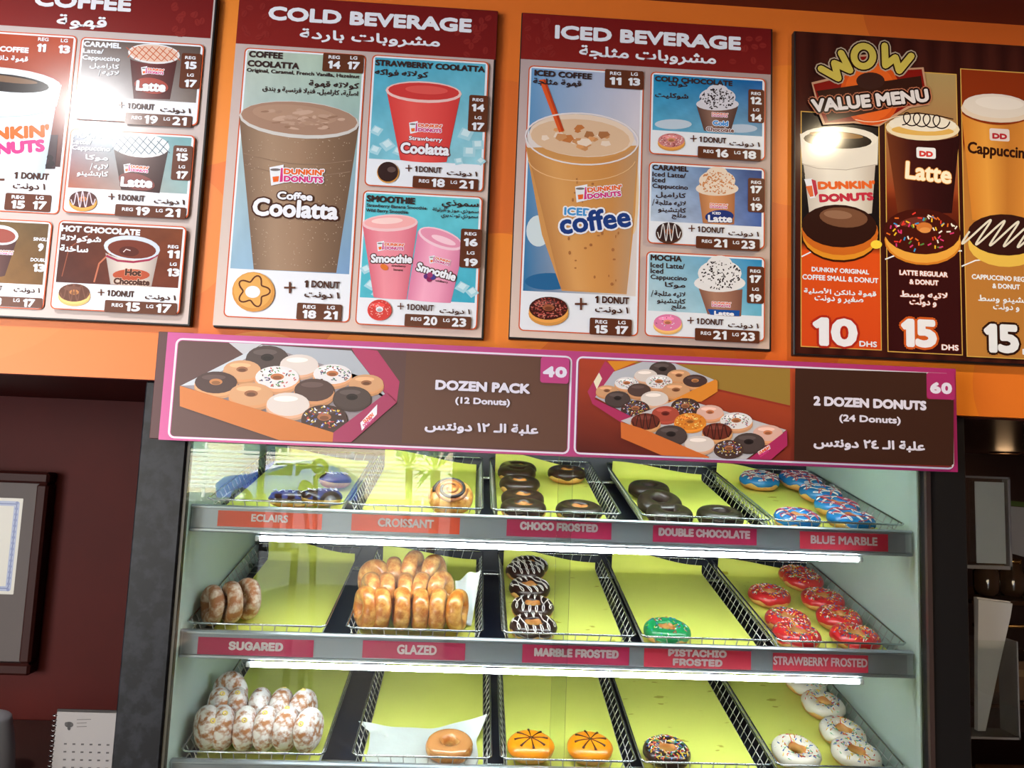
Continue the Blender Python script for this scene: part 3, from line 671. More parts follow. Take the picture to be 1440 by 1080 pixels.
for k in range(34):
    x, y = rnd.uniform(795, 872), rnd.uniform(250, 400); p.ell(x, y, rnd.uniform(0.6, 2.4), rnd.uniform(1, 3), RGB(170, 110, 66), n=7); p.k -= 0.93
p.k += 1
p.poly([(758, 113), (766, 112), (793, 184), (786, 187)], RGB(226, 92, 44)); p.poly([(764, 113), (767, 113), (793, 184), (790, 186)], RGB(190, 66, 34))
p.ell(818, 193, 78, 35, RGB(232, 222, 218), 4, 0, 0, 3) if False else None
p.line([(740 + 78 + 79 * math.cos(math.radians(a)), 196 + 36 * math.sin(math.radians(a)) + 4 * math.cos(math.radians(a))) for a in range(-180, 181, 10)], 2.2, RGB(232, 224, 226))
p.line([(740 + 78 + 76 * math.cos(math.radians(a)), 222 + 33 * math.sin(math.radians(a))) for a in range(10, 171, 10)], 1.2, RGB(232, 190, 140))
logo(p, 809, 263, 66, rise=0.14)
p.T('ICED', 793, 303, 832, 12, RGB(70, 150, 214), 1.5, n=8, edge=W, ew=2)
p.T('coffee', 788, 331, 889, 32, RGB(34, 62, 130), 3.0, n=10, edge=W, ew=2.6, rise=17)
p.T('ICED COFFEE', 751, 107.5, 832, 9.5, TXT, 1.2, n=8, rise=-0.6); p.T('قهوة مثلجة', 749, 121, 817, 12, TXT, 0.8, 'a')
price2(p, (850.5, 98), (904, 126), '11', '13', h=12)
p.ring_donut(771, 434, 28, 18, GOLD, RGB(70, 30, 26), RGB(160, 90, 60), 0.42, 110, [RGB(190, 90, 84), RGB(150, 60, 50), RGB(210, 130, 110)], seed=5)
plus(p, 816.5, 428, 8.5); p.T('1', 836, 426.7, 841, 10.5, BRD, 1.0, 'i'); p.T('DONUT', 846, 427, 884, 10.5, BRD, 1.0); p.T('١ دونت', 836, 442, 883, 12, BRD, 0.9, 'a')
price2(p, (829, 447), (887.5, 472), '15', '17', h=12)
def whip(p, cx, cy, rx, ry, col, drops, seed):
    rnd = random.Random(seed)
    p.ell(cx, cy + ry * 0.55, rx, ry * 0.5, col); p.ell(cx, cy, rx * 0.85, ry * 0.75, tuple(min(1, c_ * 1.03) for c_ in col)); p.ell(cx, cy - ry * 0.5, rx * 0.5, ry * 0.5, col)
    for k in range(130):
        a = rnd.uniform(0, 2 * PI); q_ = rnd.uniform(0.05, 0.98) ** 0.7; x, y = cx + rx * 0.85 * q_ * math.cos(a), cy + 0.1 * ry + ry * 0.85 * q_ * math.sin(a)
        p.line([(x, y), (x + rnd.uniform(-3, 3), y + rnd.uniform(-1.5, 2.5))], rnd.uniform(1.0, 2.3), drops); p.k -= 0.93
    p.k += 1
panel(p, (914.5, 102), (1075, 227), 184, bil(RGB(30, 140, 190), RGB(20, 90, 160), RGB(120, 160, 190), RGB(90, 170, 206), 0.1, 3), 'panel with cold chocolate drink')
p.ell(946, 176, 26, 7, RGB(190, 206, 222)); p.ell(1040, 182, 24, 6, RGB(180, 196, 216))
p.cup((978, 148), (1037, 151), (1026, 188), (989, 185), [RGB(92, 66, 60), RGB(140, 106, 92), RGB(120, 88, 78), RGB(84, 60, 54)], 3, 1)
whip(p, 1008, 138, 30, 18, RGB(214, 212, 222), RGB(50, 40, 44), 1)
logo(p, 999, 159, 24, cup=False); p.T('Cold', 1001, 178, 1023, 8, RGB(80, 150, 220), 1.4, edge=W, ew=0.8); p.T('Chocolate', 992, 186, 1031, 7, RGB(120, 70, 56), 0.8, edge=W, ew=0.7)
p.T('COLD CHOCOLATE', 920, 116, 1029, 8.5, TXT, 1.1, n=8, rise=-0.4); p.T('كولد', 939, 124, 967, 9, TXT, 0.7, 'a'); p.T('شوكليت', 920, 140, 967, 10, TXT, 0.7, 'a')
pricev(p, (1051, 127), (1073, 175), '12', '14')
p.ring_donut(943, 199, 19, 11, GOLD, RGB(206, 130, 130), RGB(220, 150, 110), 0.4, 50, [RGB(130, 60, 60), RGB(240, 220, 220)], seed=8)
small_strip(p, 974, 196.5, '16', '18', 1068)
panel(p, (911.5, 229), (1073.5, 352), 312, bil(RGB(150, 180, 214), RGB(30, 60, 130), RGB(70, 100, 170), RGB(190, 206, 226), 0.12, 5), 'panel with caramel iced latte')
p.cup((981, 270), (1032, 272), (1031, 317), (987, 315), [RGB(176, 116, 76), RGB(216, 150, 100), RGB(206, 136, 86), RGB(170, 110, 70)], 3, 1)
whip(p, 1007, 256, 30, 20, RGB(232, 214, 196), RGB(206, 134, 80), 2)
logo(p, 996, 287, 26, cup=False); p.ell(1010, 306, 20, 9, RGB(34, 52, 120), -3); p.T('ICED', 1000, 303, 1012, 4, W, 0.5); p.T('Latte', 994, 314, 1028, 11, W, 1.4, edge=RGB(34, 52, 120), ew=0.8, rise=1)
p.T('CARAMEL', 916, 241, 967, 8.5, TXT, 1.1, n=8); p.T('Iced Latte/', 916, 250, 963, 7.5, TXT, 0.6); p.T('Iced', 916, 258, 934, 7.5, TXT, 0.6); p.T('Cappuccino', 916, 268, 966, 9, TXT, 0.6)
for t_, y, x in (('كاراميل', 280, 921), ('لاتيه مثلجة/', 291, 916), ('كابتشينو', 301, 924), ('مثلج', 310, 943)): p.T(t_, x, y, 963, 9.5, TXT, 0.6, 'a')
pricev(p, (1050, 252), (1073, 301), '17', '19')
p.ring_donut(939, 328, 18.5, 15, RGB(80, 50, 40), RGB(58, 40, 38), RGB(150, 90, 60), 0.15, 0, None, RGB(226, 222, 222), seed=8)
small_strip(p, 971, 323, '21', '23', 1066)
panel(p, (907.5, 355), (1073, 481.5), 438, bil(RGB(150, 196, 214), RGB(40, 140, 196), RGB(110, 186, 214), RGB(190, 214, 224), 0.06, 7), 'panel with mocha iced latte')
p.cup((980, 405), (1042, 408), (1040, 446), (993, 443), [RGB(136, 92, 76), RGB(176, 130, 108), RGB(160, 112, 92), RGB(126, 84, 70)], 3, 1)
whip(p, 1010, 386, 36, 25, RGB(232, 230, 232), RGB(40, 28, 30), 3)
logo(p, 998, 425, 28, cup=False); p.poly([(993, 436), (1038, 438), (1037, 446), (997, 444)], RGB(34, 82, 160)); p.T('Latte', 1002, 444.6, 1030, 6.5, W, 1.2)
p.T('MOCHA', 913, 368, 957, 9, TXT, 1.2, n=8); p.T('Iced Latte/', 913, 378, 961, 8, TXT, 0.6); p.T('Iced', 913, 386, 931, 7.5, TXT, 0.6); p.T('Cappuccino', 913, 396, 964, 9, TXT, 0.6)
for t_, y, x in (('موكا', 407, 933), ('لاتيه مثلجة/', 419, 914), ('كابتشينو', 429, 922), ('مثلج', 438, 942)): p.T(t_, x, y, 962, 9.5, TXT, 0.6, 'a')
pricev(p, (1048, 376), (1071.5, 429), '17', '19')
p.ring_donut(937, 455, 20, 13, GOLDL, RGB(226, 128, 170), RGB(236, 150, 120), 0.35, 12, [RGB(120, 50, 60), W], seed=6)
small_strip(p, 969, 452, '21', '23', 1065)
p.done()

# ---- board 1, coffee (cut by the left edge of the picture)
r1, p = board('COFFEE menu board with white paper cup, farthest left and glaring', (-95, -30), (264, 456))
p.part('board_print'); p.field(p.rect((-95, -30), (264, 456)), bil(RGB(190, 178, 176), RGB(196, 184, 182), RGB(206, 190, 184), RGB(196, 180, 176)), 4, 8)  # ground slightly paler towards the bottom, light painted into the beige
header(p, (-95, -40), (296, 54))
p.T('COFFEE', 48, 9, 185, 23, W, 3.2, n=14); p.T('قهوة', 79, 40, 150, 22, W, 1.5, 'a', n=8)
panel(p, (-62, 40), (83, 302), 226, bil(RGB(170, 70, 40), RGB(178, 74, 44), RGB(70, 40, 40), RGB(100, 60, 50), 0.04, 2), 'panel with white paper coffee cup')
p.cup((-62, 128), (82, 128), (62, 252), (-44, 244), [RGB(190, 206, 220), RGB(216, 230, 240), RGB(220, 234, 244), RGB(180, 200, 220)], 14, 4)
p.poly([(-66, 104), (87, 120), (80, 150), (-64, 140)], RGB(214, 228, 240)); p.ell(10, 114, 77, 18, RGB(226, 236, 246), 6); p.ell(8, 117, 62, 12.5, RGB(40, 34, 34), 6); p.ell(4, 111, 50, 4.5, RGB(120, 92, 70), 7)
p.line([(-64, 155), (0, 165), (40, 163), (78, 155)], 1, RGB(160, 184, 204))
p.T("DUNKIN'", -52, 200, 70, 20, DKO, 3.4, n=8, rise=14); p.T('DONUTS', -46, 222, 64, 19, DKP, 3.4, n=8, rise=15)
p.poly([(72, 190), (82, 190), (78, 238), (64, 238)], RGB(56, 36, 44))
for x, y in ((71, 222), (73, 230), (69, 234)): p.ell(x, y, 5, 4, RGB(36, 26, 30), 30, n=10)
p.T('COFFEE', 0, 73, 41, 8.5, WN, 1.2, n=8); p.T('قهوة دانكن', -16, 86, 40, 10, WN, 0.7, 'a')
p.T('REG', 54, 58, 69, 5.5, WN, 0.5); p.T('11', 52, 73.5, 65, 12.5, WN, 2, 'i', n=8); p.T('LG', 86, 60, 96, 5.5, WN, 0.5); p.T('13', 82, 75.5, 99, 12.5, WN, 2, 'i', n=8)
plus(p, -2, 253, 9); p.T('1', 20, 251.7, 25, 10, BRD, 1, 'i'); p.T('DONUT', 30, 252, 69, 10, BRD, 1); p.T('١ دونت', 18, 268, 64, 12, BRD, 0.9, 'a')
price2(p, (9, 271.5), (71, 297.5), '15', '17', h=12)
panel(p, (-60, 305), (62, 436), 395, bil(RGB(120, 96, 60), RGB(96, 76, 50), RGB(110, 76, 36), RGB(150, 104, 50), 0.08, 3), 'panel with small dark espresso cup')
p.cup((-20, 338), (26, 335), (8, 388), (-16, 388), [RGB(70, 46, 44), RGB(92, 60, 56), RGB(74, 44, 44)], 5, 2); p.ell(2, 331, 25, 14, RGB(214, 214, 222), 5); p.ell(2, 332, 21, 10, RGB(150, 76, 66), 5)
logo(p, -2, 352, 22, cup=False)
p.T('SINGLE', 48, 339, 70, 5, WN, 0.4); p.T('9', 54, 354, 62, 11.5, WN, 1.8, 'i', n=8); p.T('DOUBLE', 44, 368, 68, 5, WN, 0.4); p.T('13', 47, 382.5, 64, 11.5, WN, 1.8, 'i', n=8)
p.T('T', 0, 409, 4, 7, BRD, 0.6); p.T('١ دونت', 20, 413, 57, 9.5, BRD, 0.7, 'a'); p.rr((-40, 415), (60, 434), 2, BR); p.T('3', -2, 430, 3, 11, WN, 1.6, 'i'); p.T('LG', 20, 425, 29, 5, WN, 0.4); p.T('17', 33, 432, 50, 11.5, WN, 1.6, 'i', n=8)
panel(p, (115.5, 53), (278.5, 178), 136, bil(RGB(110, 92, 84), RGB(90, 76, 70), RGB(120, 106, 98), RGB(200, 200, 206), 0.04, 2), 'panel with caramel latte')
p.cup((184, 84), (250, 86), (240, 141), (189, 140), [RGB(82, 40, 40), RGB(112, 56, 54), RGB(96, 44, 44), RGB(76, 36, 36)], 6, 0)
def lattice_top(p, cx, cy, rx, ry, col, line):
    p.ell(cx, cy, rx, ry, RGB(226, 224, 226), 4); p.ell(cx, cy - 0.5, rx * 0.93, ry * 0.84, col, 4)
    for sg in (1, -1):
        for k in range(-3, 4):
            o_ = k * rx * 0.27; e = math.sqrt(max(0.05, 1 - (k / 4.2) ** 2))
            p.line([(cx + o_ - sg * rx * 0.28 * e - 2, cy - ry * 0.72 * e + o_ * 0.07), (cx + o_ + sg * rx * 0.28 * e, cy + ry * 0.72 * e + o_ * 0.07)], 1.1, line); p.k -= 0.93
    p.k += 1
lattice_top(p, 217.5, 77, 36.5, 14, RGB(226, 190, 170), RGB(196, 92, 50))
logo(p, 200, 96, 32, rise=-0.03); p.ell(214, 122, 24, 11, RGB(170, 72, 62), 8); p.T('Latte', 192, 129, 234, 16, W, 2.4, n=8, edge=RGB(120, 50, 46), ew=0.8)
p.T('CARAMEL', 119, 67, 172, 8.5, WN, 1.2, n=8); p.T('Latte/', 118, 76, 147, 7.5, WN, 0.8); p.T('Cappuccino', 117, 87, 170, 9, WN, 0.8); p.T('كاراميل', 127, 98, 169, 9, WN, 0.7, 'a'); p.T('لاتيه/', 140, 108, 169, 9, WN, 0.7, 'a')
pricev(p, (257, 76), (281, 127), '15', '17')
small_strip(p, 172, 149, '19', '21', 270)
panel(p, (101.5, 182), (266, 309), 265, bil(RGB(110, 130, 150), RGB(120, 170, 176), RGB(150, 180, 180), RGB(170, 100, 80), 0.06, 5), 'panel with mocha latte')
p.cup((162, 212), (238, 214), (226, 273), (172, 268), [RGB(60, 40, 40), RGB(92, 60, 58), RGB(76, 48, 46), RGB(56, 36, 36)], 6, 0)
lattice_top(p, 199.5, 206, 40.5, 17, RGB(220, 232, 236), RGB(66, 84, 104))
logo(p, 176, 233, 35, rise=-0.04); p.ell(194, 257, 26, 11, RGB(130, 70, 66), 14); p.T('Latte', 171, 264, 216, 15, W, 2.3, n=8, edge=RGB(90, 44, 42), ew=0.8)
p.T('MOCHA', 104, 195, 151, 9.5, WN, 1.3, n=8); p.T('Latte/', 103, 204, 131, 7.5, WN, 0.8); p.T('Cappuccino', 103, 214, 157, 9, WN, 0.8)
for t_, y, x in (('موكا', 228, 122), ('لاتيه/', 241, 129), ('كابتشينو', 250, 110)): p.T(t_, x, y, 154, 10, WN, 0.8, 'a')
pricev(p, (246, 206), (269, 256), '15', '17')
p.ring_donut(119, 282, 19.5, 13, GOLD, RGB(84, 46, 44), RGB(190, 120, 80), 0.35, 0, None, RGB(214, 200, 210), seed=8)
small_strip(p, 159, 278, '19', '21', 262)
panel(p, (86, 311), (254, 444), 398, bil(RGB(86, 40, 26), RGB(120, 62, 34), RGB(110, 48, 30), RGB(70, 30, 22), 0.1, 3), 'panel with hot chocolate cup')
p.line([(135, 398), (142, 372), (165, 350), (182, 341)], 2.2, RGB(190, 110, 80)); p.line([(90, 390), (100, 350), (130, 330)], 1.2, RGB(150, 80, 56))
p.cup((151, 357), (225, 358), (215, 405), (158, 401), [RGB(176, 164, 158), RGB(214, 202, 192), RGB(206, 194, 184), RGB(170, 156, 150)], 8, 0)
p.line([(152, 361), (168, 368), (190, 370), (212, 367), (224, 360)], 3, RGB(150, 40, 70))
p.ell(188, 350, 39.5, 17, RGB(200, 208, 220), 5); p.ell(188, 352, 34, 13, RGB(112, 50, 34), 5); p.ell(184, 355, 14, 7, RGB(86, 36, 26), 5); p.line([(176, 356), (180, 352), (186, 354)], 1.3, RGB(230, 210, 206))
p.ell(187, 388, 26, 8, RGB(176, 78, 50)); p.T('Hot', 178, 389, 201, 10, BRD, 1.6, n=8, edge=RGB(214, 150, 120), ew=0.6); p.T('Chocolate', 162, 401, 213, 9.5, BRD, 1.4, n=8, edge=RGB(214, 180, 160), ew=0.6)
p.T('HOT CHOCOLATE', 89, 327, 200, 9, WN, 1.3, n=8, rise=-0.6); p.T('شوكولاتة', 88, 342, 145, 11, WN, 1, 'a'); p.T('ساخنة', 87, 355, 127, 10, WN, 1, 'a')
pricev(p, (234, 342), (258, 393), '11', '13', col=None)
p.ring_donut(107.5, 413, 22.5, 14, GOLDL, RGB(96, 56, 40), RGB(196, 130, 76), 0.4, 0, None, RGB(120, 76, 60), seed=2)
small_strip(p, 145, 412.5, '15', '17', 250)
p.done()

# ---- board 4, value menu
r4, p = board('dark wood print value menu board with three coffee and doughnut offers', (1118, 44), (1506, 515)); p.m = M_prints
p.part('board_print')
def wood(u, v):
    k = 0.5 + 0.5 * math.sin(u * 70 + math.sin(v * 5) * 0.4); return mixc(RGB(52, 22, 18), RGB(76, 34, 26), k * 0.8)
p.field(p.rect((1119, 44.5), (1506, 515)), wood, 60, 4)
p.part('offer_panel', 'orange offer panel with white coffee cup and price 10')
a4 = p.rect((1126, 160), (1240, 491)); GLD = RGB(216, 170, 84)
def col4(tlx, brx, top, bot, fn):
    q_ = p.rect((tlx, top), (brx, bot)); p.poly(q_, GLD)
    q_ = [(q_[0][0] + 1.3, q_[0][1] + 1.3), (q_[1][0] - 1.3, q_[1][1] + 1.3), (q_[2][0] - 1.3, q_[2][1] - 1.3), (q_[3][0] + 1.3, q_[3][1] - 1.3)]
    p.field(q_, fn, 12, 30)
col4(1126, 1240, 156, 493, lambda u, v: mixc(RGB(26, 20, 20), RGB(30, 24, 26), v) if v < 0.6 else mixc(RGB(222, 84, 30), RGB(214, 76, 32), (v - 0.6) * 2.5))
p.cup((1126, 198), (1233, 203), (1226, 300), (1138, 300), [RGB(206, 196, 186), RGB(240, 234, 224), RGB(236, 230, 220), RGB(196, 184, 172)], 12, 2)
p.poly([(1125, 188), (1235, 192), (1234, 232), (1180, 238), (1128, 230)], RGB(232, 226, 216)); p.line([(1128, 231), (1150, 237), (1190, 239), (1234, 231)], 1, RGB(180, 168, 156))
p.ell(1180, 194, 54.5, 16, RGB(240, 234, 222), 2); p.ell(1178, 197, 48, 12, RGB(36, 26, 20), 3); p.ell(1176, 190, 38, 4.5, RGB(150, 110, 60), 4)
p.poly([(1131, 252), (1142, 251), (1147, 278), (1139, 279)], W); p.poly([(1141, 252), (1147, 254), (1150, 272), (1146, 277)], RGB(190, 50, 70)); p.poly([(1133, 262), (1142, 261), (1144, 276), (1139, 277)], RGB(226, 110, 60)); p.line([(1129, 250), (1128, 243), (1132, 246), (1130, 240)], 0.8, RGB(90, 70, 60))
p.T("DUNKIN'", 1150, 267, 1231, 13, DKO, 2.6, n=8, rise=6); p.T('DONUTS', 1152, 285, 1229, 13, RGB(196, 50, 70), 2.6, n=8, rise=7)
p.line([(1127, 361), (1145, 352), (1180, 348), (1238, 347)], 2, W)
p.ell(1181, 333, 54, 36, RGB(60, 26, 14), 3); p.ell(1181, 331, 53, 35, RGB(226, 148, 44), 3); p.ell(1181, 325, 54, 34, RGB(206, 106, 36), 3); p.ell(1180, 318, 53, 30, RGB(50, 26, 20), 3); p.ell(1186, 306, 34, 14, RGB(120, 80, 58), 5); p.ell(1178, 302, 20, 6, RGB(150, 110, 86), 5); p.ell(1232, 344, 8, 6, RGB(246, 214, 70))
p.T("DUNKIN' ORIGINAL", 1141, 382, 1222, 7.5, W, 0.8, rise=-0.2); p.T('COFFEE SMALL & DONUT', 1128, 393, 1235, 8, W, 0.8, rise=-0.3)
p.T('قهوة دانكن الأصلية', 1130, 414, 1232, 11, W, 0.9, 'a'); p.T('صغير و دونت', 1145, 425, 1214, 11, W, 0.9, 'a')
def bigprice(p, a, x0, y0, x1, h, edge, one='1'):
    p.T(a, x0, y0, x1, h, W, 6, 'i', n=14, edge=edge, ew=3.4)
bigprice(p, '10', 1142, 486, 1206, 42, RGB(176, 44, 30)); p.T('DHS', 1208, 487.5, 1233, 8.5, W, 0.9)
p.part('offer_panel', 'dark brown offer panel with latte cup and price 15')
col4(1243, 1353.5, 98, 500, lambda u, v: mixc(RGB(176, 150, 100), RGB(150, 60, 30), v * 2.2) if v < 0.45 else (mixc(RGB(120, 46, 24), RGB(56, 20, 20), (v - 0.45) * 6)))
p.cup((1246, 186), (1349, 190), (1338, 300), (1262, 300), [RGB(110, 54, 30), RGB(66, 26, 24), RGB(52, 20, 20), RGB(44, 18, 18)], 10, 0)
p.ell(1297, 181, 52, 17, RGB(236, 220, 186), 2); p.ell(1297, 176, 48, 13, RGB(238, 230, 214), 2); p.ell(1297, 184, 44, 7, RGB(226, 180, 96), 2, 0, 360); p.ell(1297, 173, 42, 12, RGB(236, 228, 214), 4)
p.brush([(1268 + t * 0.55 + 8 * math.sin(t * 0.25), 167 + t * 0.05 + 9 * math.cos(t * 0.25)) for t in range(0, 108)], 1.9, RGB(40, 20, 18))
p.line([(1262, 163), (1290, 159), (1318, 163), (1340, 168)], 1.6, RGB(40, 20, 18))
p.rr((1288, 207), (1315.5, 224), 3, W); p.T('DD', 1292, 220.5, 1311.5, 9, RGB(210, 60, 56), 1.8, n=8)
p.T('Latte', 1272, 252, 1337, 28, RGB(250, 240, 214), 2.4, n=10, edge=RGB(226, 150, 60), ew=1, rise=-4)
p.line([(1244, 365), (1262, 358), (1300, 355), (1352, 353)], 2, W)
p.ell(1297, 340, 54, 33, RGB(214, 130, 44), 3); p.ell(1297, 337, 53, 33, RGB(234, 168, 70), 3); p.ell(1296, 326, 54, 32, RGB(70, 24, 18), 3); p.ell(1284, 312, 20, 6, RGB(110, 50, 40), -10); p.ell(1299, 320, 11, 7, RGB(206, 120, 56)); p.ell(1300, 324, 8, 4, RGB(226, 150, 80))
rnd = random.Random(12)
for k in range(64):
    a = rnd.uniform(0, 2 * PI); q_ = rnd.uniform(0.32, 0.93); x, y = 1296 + 53 * q_ * math.cos(a), 326 + 30 * q_ * math.sin(a); t = rnd.uniform(0, PI)
    p.line([(x - 3 * math.cos(t), y - 2.4 * math.sin(t)), (x + 3 * math.cos(t), y + 2.4 * math.sin(t))], 2.1, rnd.choice([RGB(230, 60, 50), RGB(250, 196, 50), RGB(246, 236, 226), RGB(60, 150, 206), RGB(230, 110, 40), RGB(220, 60, 120), RGB(90, 140, 70)])); p.k -= 0.93
p.k += 1
p.T('LATTE REGULAR', 1264, 387, 1332, 7.8, W, 0.9, edge=RGB(190, 90, 50), ew=0.6); p.T('& DONUT', 1278, 400, 1319, 7.8, W, 0.9, edge=RGB(190, 90, 50), ew=0.6)
p.T('لاتيه وسط', 1265, 420, 1332, 12, W, 0.9, 'a', edge=RGB(190, 90, 50), ew=0.6); p.T('و دونت', 1278, 431, 1316, 11, W, 0.9, 'a', edge=RGB(190, 90, 50), ew=0.6)
bigprice(p, '15', 1266, 488, 1317, 42, RGB(206, 92, 36)); p.T('DHS', 1323, 492.5, 1347, 8.5, W, 0.9, edge=RGB(190, 90, 50), ew=0.5)
p.part('offer_panel', 'tan offer panel with cappuccino cup, cut by picture edge')
col4(1349, 1466, 97, 507, lambda u, v: mixc(RGB(140, 52, 22), RGB(120, 44, 20), v * 2) if v < 0.3 else mixc(RGB(176, 110, 50), RGB(190, 128, 60), v))
p.cup((1351, 160), (1450, 165), (1440, 310), (1366, 310), [RGB(206, 130, 50), RGB(226, 158, 70), RGB(190, 120, 50), RGB(214, 140, 60)], 14, 0)
p.ell(1400, 156, 50, 17, RGB(222, 204, 186), 4); p.ell(1400, 150, 47, 17, RGB(224, 214, 206), 4); p.ell(1404, 146, 34, 9, RGB(232, 224, 218), 4)
p.rr((1390, 181), (1418.5, 200), 3, RGB(220, 206, 206)); p.T('DD', 1394, 196, 1415, 9, RGB(176, 40, 50), 1.8, n=8)
p.T('Cappuccino', 1359, 221, 1450, 24, RGB(52, 26, 18), 1.6, n=8, rise=-4)
p.line([(1351, 375), (1370, 367), (1410, 362), (1466, 360)], 2, W)
p.ell(1412, 345, 52, 31, RGB(232, 190, 84), 3); p.ell(1412, 331, 53, 29, RGB(54, 26, 22), 3)
p.brush([(1362 + k * 0.62 - 15 * math.sin(k * 0.2), 326 + k * 0.04 + 17 * math.sin(k * 0.2)) for k in range(0, 165)], 3.0, RGB(226, 220, 206))
p.T('CAPPUCCINO REGULAR', 1365, 393, 1462, 7.8, W, 0.9, rise=-0.4); p.T('& DONUT', 1394, 406, 1433, 7.8, W, 0.9)
p.T('كابتشينو وسط', 1374, 426, 1459, 12, W, 0.9, 'a'); p.T('و دونت', 1395, 438, 1432, 11, W, 0.9, 'a')
bigprice(p, '15', 1382, 496, 1432, 43, RGB(50, 26, 20)); p.T('DHS', 1436, 499, 1462, 8.5, W, 0.9)
p.part('value_emblem', 'round red and orange value menu emblem')
E_ = 1100; 
def G(x, y): return (1100 + x / 4.235, 30 + y / 4.235)
for rad, c_ in ((2.6, RGB(196, 150, 120)), (0, RGB(130, 26, 20))):
    p.poly([(x + (rad if x > 1225 else -rad), y + (rad if y > 120 else -rad)) for x, y in [G(180, 380), G(390, 330), G(420, 220), G(540, 210), G(640, 300), G(825, 290), G(860, 490), G(740, 510), G(560, 620), G(430, 600), G(250, 610), G(230, 560)]], c_)
p.ell(*G(520, 430), 42, 46, RGB(210, 84, 30), -8); p.ell(*G(520, 430), 36, 40, RGB(226, 100, 36), -8); p.poly([G(200, 420), G(820, 330), G(840, 480), G(270, 600)], RGB(54, 28, 20)); p.ell(*G(520, 360), 20, 12, RGB(60, 34, 28))
p.line([(G(430, 590)[0] + k * 6.2, G(430, 590)[1] - k * 0.2 + 4 * math.sin(k * 0.4)) for k in range(11)], 1.2, RGB(246, 214, 180))
YEL = RGB(206, 186, 84)
W1 = [G(*q_) for q_ in ((226, 288), (328, 345), (305, 255), (398, 298), (345, 195))]; W2 = [G(*q_) for q_ in ((604, 152), (608, 268), (668, 222), (690, 300), (762, 212))]
O1 = [(G(478, 214)[0] + 13.4 * math.cos(k * PI / 12), G(478, 214)[1] + 14.2 * math.sin(k * PI / 12)) for k in range(25)]
for ww, cc in ((19.5, RGB(180, 160, 140)), (15.5, RGB(40, 20, 14)), (10.5, YEL)):
    for q_ in (W1, O1, W2):
        p.brush([(q_[0][0] + 0.01, q_[0][1])] + q_, ww, cc)
    p.k += 2
p.T('VALUE MENU', 1141, 160, 1308, 21, RGB(226, 220, 222), 3.0, n=12, edge=RGB(196, 120, 90), ew=4.6, rise=26); p.k += 1; p.T('VALUE MENU', 1141, 160, 1308, 21, RGB(226, 220, 222), 3.0, n=12, edge=RGB(40, 20, 16), ew=3.2, rise=26)
p.done()

# ------------------------------------------------------------------ long promotional sign above the case
YS = 1.44
sg = empty('promotion_sign'); tag(sg, 'long pink framed sign reading DOZEN PACK and 2 DOZEN DONUTS above the case', 'sign')
a = on(237, 467, YS); b_ = on(1347, 664, YS)
g = MB(); g.box((a[0], YS, b_[2]), (b_[0], YS + 0.05, a[2]), bev=0.001); g.build('sign_box', mat('magenta_sign_edge', RGB(176, 52, 112), 0.4), sg)
a2 = on(223, 466, YS + 0.012); b2 = on(260, 620, YS + 0.012)
g = MB(); g.box((a2[0], YS + 0.012, b2[2] + 0.002), (b2[0], YS + 0.058, a2[2]), bev=0.001); g.build('side_return', mat('dark_brown_return', RGB(84, 48, 48), 0.5), sg, 'dark brown return at the left end')
p = Print(YS, sg, M_printm)
p.part('sign_face'); p.field(p.rect((236, 467), (1347, 664)), bil(RGB(196, 84, 148), RGB(172, 44, 108), RGB(166, 40, 104), RGB(206, 92, 152)), 10, 2)  # left end paler pink: a reflection painted into the face colour
PW = RGB(226, 222, 240)
p.part('dozen_pack_panel', 'left half with one box and price 40')
p.ring((247.5, 475), (800.5, 639), 9, 2.6, PW)
q = p.rect((252, 479), (797, 636)); SX = lambda x, y: (180 + x / 4.235, 460 + y / 4.235); S2 = lambda x, y: (500 + x / 4.235, 460 + y / 4.235)
p.rr((251, 478.5), (797, 636), 6, RGB(92, 64, 62))
mid_t, mid_b = S2(303, 145), S2(275, 690)
p.poly([mid_t, (760, 503.5), (760, 633), mid_b], RGB(100, 68, 56)); p.poly([(758, 503.5), S2(1100, 180), (797, 540), S2(1255, 735), (758, 632)], RGB(100, 68, 56))
p.poly([SX(600, 92), SX(800, 100), SX(690, 165)], RGB(196, 196, 202))
p.poly([SX(312, 350), SX(800, 105), SX(1330, 140), S2(215, 450), S2(40, 560), SX(1225, 628)], RGB(150, 140, 146))
p.poly([SX(312, 350), SX(800, 105), SX(800, 135), SX(400, 345)], RGB(200, 206, 214)); p.poly([SX(800, 105), SX(1330, 140), S2(215, 450), SX(1400, 300), SX(1000, 170)], RGB(176, 182, 192))
p.poly([SX(1330, 122), S2(130, 140), S2(262, 325), S2(245, 450), S2(215, 445), S2(0, 170)], RGB(176, 60, 100))
